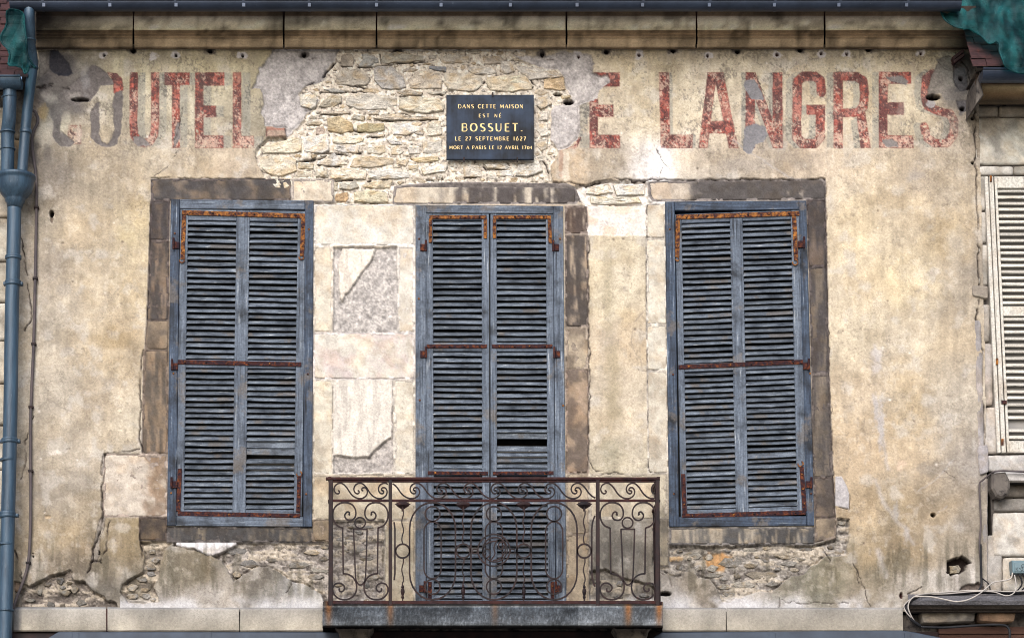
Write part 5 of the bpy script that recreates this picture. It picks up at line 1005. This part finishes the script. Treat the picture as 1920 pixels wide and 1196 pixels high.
# ------------------------------------------------------------------ downpipes on the left
def pipe(parent, name, pts, r, mat, sm=6, n=16):
    pp = cat(pts, sm) if sm else pts; b_ = MB(); b_.add(*tube([P(*p) for p in pp], r, n)); return b_.build(name, M[mat], parent, True)
def collar(parent, x, y, d, r, h, name='collar', mat='zinc', lug=0, tilt=0):
    b_ = MB(); b_.add(*tube([P(x, y-h, d), P(x, y-h*.8, d), P(x, y-h*.3, d), P(x, y, d), P(x, y+h*.3, d), P(x, y+h*.8, d), P(x, y+h, d)], [r*.99, r*1.08, r*1.12, r*1.05, r*1.12, r*1.08, r*.99], 18))
    if lug: b_.add(*box_quad(rect(x+lug-3, y-3, x+lug+3, y+3), d+.01, d-.04, .003)); b_.add(*box_quad(rect(x-lug-3, y-3, x-lug+3, y+3), d+.01, d-.04, .003))
    return b_.build(name, M[mat], parent, True)
dp = thing('downpipe', 'blue-grey zinc downpipe with a funnel hopper at the left corner of the house', 'downpipe', P(12, 1190, .2))
pipe(dp, 'pipe', [(27,384,.2),(25,480,.2),(22,600,.2),(19,800,.2),(14,1000,.2),(9,1196,.2),(4,1400,.2)], .056, 'zinc')
b_ = MB(); hp = [(329,36.5),(331,37.5),(335,37.5),(337,35),(341,34),(349,33.5),(358,31),(366,26),(372,20),(375,18.5),(378,18.5),(381,16),(390,14)]
b_.add(*tube([P(30-(y-329)*.04, y, .2) for y, r in hp], [r/PM for y, r in hp], 28)); b_.build('hopper', M['zinc'], dp, True)
for x, y, h, lg in ((25,483,4,0),(24,531,5,15),(18,826,5,16),(15,862,2.5,0),(14,965,6,17),(11,1020,2,0),(11,1144,2,0)): collar(dp, x, y, .2, .059, h, lug=lg)
up_ = thing('downpipe', 'slimmer zinc pipe curving from the top gutter end into the hopper', 'downpipe', P(44, 328, .2))
pipe(up_, 'pipe', [(55,14,.50),(55,32,.50),(56,60,.44),(57,85,.36),(61,112,.29),(60,135,.26),(52,200,.22),(47,250,.2),(41,330,.2)], .042, 'zinc')
collar(up_, 48, 247, .2, .045, 4); collar(up_, 60.5, 128, .27, .045, 2); collar(up_, 56, 76, .40, .045, 1.5)
lo_ = thing('downpipe', 'thick zinc elbow dropping from the lower left gutter into the hopper', 'downpipe', P(14, 328, .25))
pipe(lo_, 'pipe', [(18,168,.32),(18,195,.32),(17,225,.30),(14,250,.26),(14,290,.24),(13,332,.22)], .054, 'zinc')
for y, d_ in ((183, .32), (248, .27), (280, .245)): collar(lo_, 17 if y < 200 else 14.5, y, d_, .055, 1.5)
g2 = thing('roof_gutter', 'short zinc gutter end above the thick elbow at far left', 'gutter', P(10, 175, .35))
gutter(-120, 41, 150, 25/1.35, .36, g2, M['zinc'])
cd = thing('conduit', 'thin grey conduit snaking down the plaster beside the downpipe', 'conduit', P(25, 1135, .05))
pipe(cd, 'tube', [(58,206,.07),(67,212,.07),(71,228,.07),(63,246,.07),(60,262,.07),(62,290,.07),(67,328,.07),(68,398,.06),(66,520,.06),(63,644,.06),(58,763,.06),(57,857,.06),(57.5,900,.06),(57,986,.06),(53,1054,.06),(42,1093,.06),(32,1118,.07),(24,1142,.09)], .012, 'conduit', 5, 8)
for x, y in ((68,388),(66,521),(63,644),(58,762),(57.5,882),(53,1054)): board(cd, 'clip', rect(x-5, y-2, x+4, y+2), M['iron'], .076, .03, .002)

# ------------------------------------------------------------------ left neighbour
ln = thing('neighbour_house', 'narrow strip of pale stone house with tiled roof behind the downpipe at far left', 'building', P(-40, 1190, 0))
def courses(parent, x0s, x1s, ys, base, stain, front, amt=.4, seed=0):
    for i in range(len(ys)-1):
        for j in range(len(x0s)): block_obj([(x0s[j]+1, ys[i]+1), (x1s[j]-1, ys[i]+1), (x1s[j]-1, ys[i+1]-1), (x0s[j]+1, ys[i+1]-1)], base[(i+j) % len(base)], stain, amt, 0, parent, front=front, seed=seed+i*13+j, res=7)
courses(ln, [-120, -40], [-40, 22], [200,330,408,490,566,638,718,796,880,960,1040,1120,1200], [(206,200,186),(196,188,172),(210,204,192)], (140,132,120), .02, .4, 7)
courses(ln, [23], [48], [200,260,330,400,470,560,640], [(150,140,124),(180,150,110),(160,132,100)], (70,64,60), .014, .6, 70)
courses(ln, [23], [42], [720,800,880,960,1040,1110,1190], [(170,140,116),(140,130,118)], (80,74,70), .012, .5, 90)
wbox('wall', P(-400,600).x, P(62,600).x, .015, .5, 0, P(0,150).z, M['grime'], ln)
def roof_tiles(parent, x_fn, rows, d0, dstep, tw, ystart, ystep, col='tile', jl=0):
    me_ = None; wd = tw/PM; zt_ = (ystep/PM+dstep*.34)*1.35+.012; yb_ = dstep*1.35+.016; th = .016
    v = [(-wd/2, 0, 0), (wd/2, 0, 0), (wd/2, 0, th), (-wd/2, 0, th), (-wd/2, yb_, zt_-.012), (wd/2, yb_, zt_-.012), (wd/2, yb_, zt_), (-wd/2, yb_, zt_)]
    f = [(0, 1, 2, 3), (1, 5, 6, 2), (3, 2, 6, 7), (0, 3, 7, 4), (4, 7, 6, 5), (0, 4, 5, 1)]; me_ = mesh('roof_tile', v, f, M[col])
    for r in range(rows):
        y = ystart-ystep*r; d = d0-dstep*r; xa, xb = x_fn(r); k = 0; x = xa+(tw/4 if r % 2 else tw/2)
        while x < xb:
            sx_ = .5 if (r % 2 and k == 0) else 1.; o = put('roof_tile', me_, parent); p = P(x, y, d); o.matrix_basis = Matrix.Translation(p+Vector((0, rnd.uniform(-.006, .006), rnd.uniform(-.003, .003)))) @ Matrix.Rotation(rnd.uniform(-.02, .02), 4, 'Y') @ Matrix.Diagonal((sx_, 1, 1, 1)); x += (tw*.75 if sx_ < 1 else tw)+.6; k += 1
roof_tiles(ln, lambda r: (-80, 40 if r < 9 else 14), 13, .30, .045, 26, 144, 12.4)
b_ = MB(); e0 = P(-120, 146, .22); e1 = P(34, 146, .22); b_.add([(e0.x, -.22, e0.z-.01), (e1.x, -.22, e0.z-.01), (e1.x, .9, e0.z+1.55), (e0.x, .9, e0.z+1.55), (e0.x, .3, e0.z-.05), (e1.x, .3, e0.z-.05)], [(0, 1, 2, 3), (4, 5, 1, 0)]); b_.build('roof_boarding', M['iron'], ln)
# ------------------------------------------------------------------ right neighbour
rn = thing('neighbour_house', 'pale stone house with low tiled eaves and white shutter at far right', 'building', P(1900, 1190, 0))
wbox('wall', P(1846,600).x, P(2500,600).x, .0, .5, 0, P(1900,140).z, M['grime'], rn)
PW = [(216,212,206),(206,200,192),(222,218,212)]
for i, (x0, y0, x1, y1, c) in enumerate([(1830,198,1872,218,(176,172,164)),(1873,198,2000,218,(168,164,156)),(1830,220,1925,308,(222,218,208)),(1926,220,2060,308,PW[0]),(1832,311,1900,328,PW[2]),(1901,311,2000,328,(180,176,168)),
  (1834,330,1849,394,PW[0]),(1835,397,1850,455,PW[1]),(1836,458,1853,534,PW[0]),(1838,570,1857,640,(190,184,178)),(1842,643,1862,760,(196,188,184)),(1846,763,1870,850,(206,200,196)),
  (1852,852,2000,884,(206,204,204)),(1862,960,2000,1042,(214,210,204)),(1850,1002,1880,1110,(186,182,178)),(1881,1044,1960,1110,(206,202,194)),(1880,908,2000,932,(120,112,106)),(1864,934,2000,958,(150,146,142))]):
    block_obj(rect(x0, y0, x1, y1), c, (130,126,120), .35, 0, rn, front=.024, back=-.02, seed=500+i*7, res=6)
block_obj([(1820,536),(1852,537),(1852,562),(1834,565),(1822,556)], (186,176,162), (140,130,120), .4, 0, rn, front=.05, back=-.02, seed=77)
# lilac mortar strip between both houses
block_obj([(1826,600),(1840,600),(1846,860),(1834,860)], (176,172,176), (130,126,128), .4, 1, rn, front=.036, back=0., seed=78, res=5); block_obj([(1831,838),(1852,833),(1854,886),(1836,892)], (176,172,178), (150,146,150), .3, 0, rn, front=.052, back=0., seed=79)
block_obj([(1840,895),(1853,895),(1852,1100),(1842,1100)], (168,164,166), (110,104,104), .45, 1, rn, front=.034, back=0., seed=80, res=5)
for x0, x1 in ((1828.5, 2060),):
    lathe_block(x0, x1, [(197,-.02),(196,.10),(192,.12),(188,.17),(176,.24),(164,.30),(158,.36),(140,.38),(132,.2),(132,-.02)], [(110,98,84)]*4+[(140,118,92),(176,160,128),(90,76,64),(70,60,54),(60,54,50),(60,54,50)], rn, 'cornice_block', seg=30, seed=4)
b_ = MB(); b_.add(*prism([(1830,196),(1832,150),(1838,134),(1841,160),(1845,178)], .40, .02, .01)); b_.build('cornice_end', M['grime'], rn)
roof_tiles(rn, lambda r: (1824-r*3.4, 2000), 12, .50, .045, 26, 124, 13.6)
b_ = MB(); e0 = P(1832, 126, .42); e1 = P(2060, 126, .42); b_.add([(e0.x, -.42, e0.z-.01), (e1.x, -.42, e0.z-.01), (e1.x, .8, e0.z+1.45), (e0.x, .8, e0.z+1.45), (e0.x, .3, e0.z-.05), (e1.x, .3, e0.z-.05)], [(0, 1, 2, 3), (4, 5, 1, 0)]); b_.build('roof_boarding', M['grime'], rn)
g3 = thing('roof_gutter', 'short dark zinc gutter under the tiled eaves at far right', 'gutter', P(1880, 150, .5))
gutter(1839, 2060, 137, 19, .50, g3, M['zincd'])
for i, (q_) in enumerate([[(1786,107),(1806,92),(1808,97),(1788,112)],[(1787,114),(1808,99),(1809,104),(1790,118)]]): board(rn, 'roof_tile', q_, M['tile'], .10, .0, .003)

wsh = thing('louvred_shutter', 'chalky white slatted shutter at the far right edge on the neighbouring house', 'shutter', P(1900, 848, .05))
q = [(1846,331), (2040,331), (2064,848), (1870,848)]
b_ = [(0, .035), (.045, .085), (.095, .120), (.90, 1)]
for k_, (a, c) in enumerate(b_): board(wsh, 'stile' if k_ != 1 else 'frame_board', [bil(q, a, 0), bil(q, c, 0), bil(q, c, 1), bil(q, a, 1)], M['white'], .05+.008*(k_ == 1)-.004*(k_ == 0))
for a, c in ((0, .042), (.470, .505), (.958, 1)): board(wsh, 'rail', [bil(q, .121, a), bil(q, .899, a), bil(q, .899, c), bil(q, .121, c)], M['white'], .048)
slats(wsh, bil(q, .122, .042), bil(q, .122, .470), bil(q, .9, .042), bil(q, .9, .470), 19, d=.030, meshes=SLW, tilt=52, jit=.3, ws=.62)
slats(wsh, bil(q, .122, .505), bil(q, .122, .958), bil(q, .9, .505), bil(q, .9, .958), 19, d=.030, meshes=SLW, tilt=52, jit=.3, ws=.62, odd={16: 'gone'})
board(wsh, 'backing', [bil(q, .11, .01), bil(q, .95, .01), bil(q, .95, .99), bil(q, .11, .99)], M['greyback'], .004, -.01)
for y_, xx in ((333, 1858), (675, 1870), (826, 1880)): board(wsh, 'hinge_pin', rect(xx-2, y_-4, xx+2, y_+8), M['rust'], .066, .05, .002)
board(wsh, 'bolt', rect(1877, 720, 1880, 750), M['white'], .068, .05, .001); board(wsh, 'bolt', rect(1878, 750, 1888, 757), M['rust'], .068, .05, .001)
sill = thing('window_sill', 'weathered stone sill end on a carved bracket below the white shutter', 'window sill', P(1880, 930, .05))
lathe_block(1862, 2060, [(905,-.01),(904,.12),(900,.14),(888,.14),(885,.12),(884,-.01)], [(150,146,142)]*2+[(196,194,194)]*4, sill, 'sill_stone', seg=12, seed=3)
b_ = MB(); b_.add(*prism([(1860,886),(1886,884),(1894,900),(1895,915),(1889,928),(1879,934),(1868,930),(1860,915)], .16, .0, .018)); b_.build('bracket', M['grime'], sill)

# ledge, fascia, zinc at the bottom
ld = thing('stone_ledge', 'blackened moulded stone ledge under the cables at lower right', 'ledge', P(1800, 1170, .1))
lathe_block(1703, 2060, [(1150,-.01),(1148,.16),(1146,.18),(1143,.18),(1141,.21),(1136,.23),(1133,.26),(1126,.27),(1118,.20),(1114,.10),(1113,-.01)], [(70,64,62)]*4+[(84,78,74)]*2+[(104,104,110)]*3+[(128,126,130)]*2, ld, 'moulding', seg=30, seed=5, mat='stone')
block_obj([(1722,1148),(1824,1147),(1822,1168),(1726,1171)], (156,148,138), (96,92,90), .5, 0, ld, front=.12, back=-.01, seed=61); block_obj([(1828,1150),(1900,1150),(1896,1170),(1830,1168)], (150,116,90), (80,62,54), .5, 0, ld, front=.13, back=-.01, seed=62, name='broken_block')
fs = thing('shop_fascia', 'brown boarded shopfront fascia at the bottom right corner', 'shop front', P(1850, 1196, .1))
for i in range(4): board(fs, 'plank', rect(1760, 1174+i*15, 2060, 1188+i*15), M['fascia'], .05, -.02, .003)
z1 = thing('zinc_flashing', 'blue-grey zinc sheet over the shopfront left of the balcony', 'flashing', P(350, 1190, .1))
def flashing(t, poly, seams):
    b_ = MB(); b_.add(*prism(poly, .22, .05, .006)); b_.build('sheet', M['flash'], t)
    for x in seams: board(t, 'seam', rect(x-6, poly[1][1]+.5, x+6, 1240), M['flash'], .226, .20, .002)
flashing(z1, [(82,1200),(110,1183.5),(640,1184.5),(640,1240),(82,1240)], (142, 390))
z2 = thing('zinc_flashing', 'blue-grey zinc sheet over the shopfront right of the balcony', 'flashing', P(1500, 1190, .1))
flashing(z2, [(1215,1200),(1240,1185),(1690,1181),(1712,1184),(1790,1200),(1790,1240),(1215,1240)], (1448, 1702))
board(z1, 'dark_backing', rect(20, 1185, 640, 1215), M['iron'], .06, -.02); board(z2, 'dark_backing', rect(1215, 1184, 1760, 1215), M['iron'], .06, -.02)  # plain dark board behind each zinc sheet
board(slab, 'shadow_board', rect(615, 1183, 1235, 1240), M['iron'], .03, -.02)  # dark board stands in for the shade below the slab

# ------------------------------------------------------------------ cables and box
ZW = (1680, 1020, 6.796)
def cable(name, label, pts, r, mat, zs=ZW, d=.29, group=None):
    t = thing(name, label, 'cable', P(*zm(*zs, [pts[0][:2]])[0], d), group='cables at the joint between the houses')
    pp = [(*zm(*zs, [p[:2]])[0], (p[2] if len(p) > 2 else d)) for p in pts]; pipe(t, 'sheath', pp, r, mat, 5, 7)
    return t
cable('cable', 'white cable looping round the ledge end and running right along its top', [(320,1045,.2),(230,970,.26),(170,860,.3),(155,780,.3),(190,700,.3),(270,650,.29),(420,625,.2),(620,610,.16),(900,590,.16),(1150,588,.16),(1400,600,.16),(1631,592,.16),(1700,590,.16)], .0055, 'wcable')
cable('cable', 'outermost thin white cable of the loop at the ledge end', [(300,1030,.2),(160,900,.3),(103,810,.3),(115,760,.3),(200,690,.29),(330,640,.2),(640,630,.17),(1000,600,.17),(1240,605,.17),(1400,655,.2),(1500,620,.2),(1530,530,.16),(1510,390,.14)], .005, 'wcable')
cable('cable', 'white cable sagging below the others in front of the blackened ledge', [(240,665,.3),(430,665,.3),(640,705,.31),(760,728,.31),(900,710,.31),(1030,650,.3),(1130,575,.2),(1230,490,.14),(1330,468,.12),(1430,450,.12),(1472,420,.12),(1485,360,.12)], .0055, 'wcable')
cable('cable', 'thick black cable bundle lying along the wall above the ledge', [(310,1040,.22),(200,960,.27),(140,860,.28),(130,790,.28),(210,700,.27),(330,650,.18),(520,632,.14),(800,632,.14),(1000,612,.13),(1300,612,.13),(1500,620,.13),(1700,610,.13)], .013, 'rubber')
cable('cable', 'black cable running under the ledge and turning down at its right end', [(320,1050,.16),(600,1058,.14),(900,1040,.14),(1200,1022,.14),(1380,1030,.14),(1440,1080,.14),(1450,1180,.14),(1448,1260,.14)], .010, 'rubber')
cable('cable', 'black cable climbing the joint between the houses', [(1060,580,.1),(1088,520,.07),(1088,420,.065),(1085,320,.065),(1080,200,.065),(1078,0,.065)], .009, 'rubber')
cable('cable', 'grey cable rising up the house joint and bending right over the carved bracket', [(250,1170,.06),(245,1000,.06),(232,800,.06),(245,600,.065),(238,420,.065),(232,240,.065),(260,200,.08),(330,145,.12),(380,118,.17),(480,113,.17),(648,120,.17),(760,122,.17)], .0075, 'conduit', (1790, 860, 4.985))
cable('cable', 'short black cable curving from the wall joint to the ledge', [(1098,435,.06),(1140,465,.06),(1185,510,.07),(1200,580,.12)], .005, 'rubber')
for k, (x, lb) in enumerate([(1545, 'left black lead hanging from the blue-grey junction box'), (1600, 'right black lead hanging from the blue-grey junction box')]):
    cable('cable', lb, [(x, 360, .1), (x+50, 440, .1), (x+55, 520, .1), (x-10, 600, .14)], .006, 'rubber')
jb = thing('junction_box', 'small blue-grey junction box cut by the right edge of the view', 'junction box', P(1910, 1074, .05))
board(jb, 'case', [(1897,1050),(1960,1050),(1960,1074),(1899,1074)], M['box'], .12, .02, .006); board(jb, 'lid', [(1901,1053),(1956,1053),(1956,1071),(1902,1071)], M['box'], .126, .118, .003)
b_ = MB()
for pts in ([(1905,1063),(1905,1069)], [(1909,1063),(1906,1066),(1909,1069)], [(1911,1066),(1912,1064)], arc(1916, 1066, 2.2, 2.8, 8)+[(1918.2,1066)], arc(1918, 1060, 2.6, 2.6, 8)+[(1920.6,1060)]):
    b_.add(*tube([P(*p, .1275) for p in pts], 0, flat=(.0035, .001)))
b_.build('marking', M['ink'], jb)

# ------------------------------------------------------------------ teal nets
def net(label, outline, dfun, seed, nu=70, nv=60):
    t = thing('debris_net', label, 'netting', P(*outline[0], .5)); xs = [p[0] for p in outline]; ys = [p[1] for p in outline]
    gx, gy = np.meshgrid(np.linspace(min(xs), max(xs), nu), np.linspace(min(ys), max(ys), nv)); d = sdf(outline, gx, gy, 200)
    k = d > 0
    wob = (fbm(gx, gy, 40, seed, 3)-.5); dd = dfun(gx, gy)+wob*.12+np.abs(fbm(gx*1.3+gy*.6, gy*.2, 30, seed+3, 2)-.5)*.10
    x, y, z = W(gx, gy, dd); v = np.stack([x, -dd, z], -1).reshape(-1, 3); I = np.arange(nu*nv).reshape(nv, nu)
    f = np.stack([I[:-1, :-1], I[1:, :-1], I[1:, 1:], I[:-1, 1:]], -1); ok = ~(k[:-1, :-1] & k[1:, 1:] & k[1:, :-1] & k[:-1, 1:]); f = f[ok]
    # pull outside vertices on to the hem by averaging is not needed at this grid size
    put('mesh_sheet', mesh('mesh_sheet', v, f.tolist(), M['net'], True), t); hem = cat(outline, 4, True)
    b_ = MB(); b_.add(*tube([P(a, c, float(dfun(np.array(float(a)), np.array(float(c))))+.03+float(fbm(np.array(float(a)), np.array(float(c)), 40, seed, 3)-.5)*.12) for a, c in hem if -10 < c], .007, 6)); b_.build('hem', M['net'], t, True)
net('teal debris netting draped over the tiled roof at top right', [(1752,-40),(1757,0),(1764,22),(1772,38),(1790,50),(1806,54),(1820,56),(1840,68),(1855,82),(1868,78),(1874,84),(1874,96),(1880,112),(1886,126),(1900,134),(1918,138),(1960,142),(2040,150),(2040,-40)], lambda x, y: .62-.0022*np.clip(120-y, 0, 200), 521, 130, 90)
net('crumpled strip of teal netting hanging from the gutter beside the pipes at top left', [(16,18),(42,24),(46,50),(50,80),(52,104),(60,118),(66,128),(56,122),(53,133),(46,138),(42,128),(30,124),(16,122),(18,104),(14,92),(3,80),(2,66),(9,54),(13,40),(12,30)], lambda x, y: .54+0*x, 541, 60, 70)
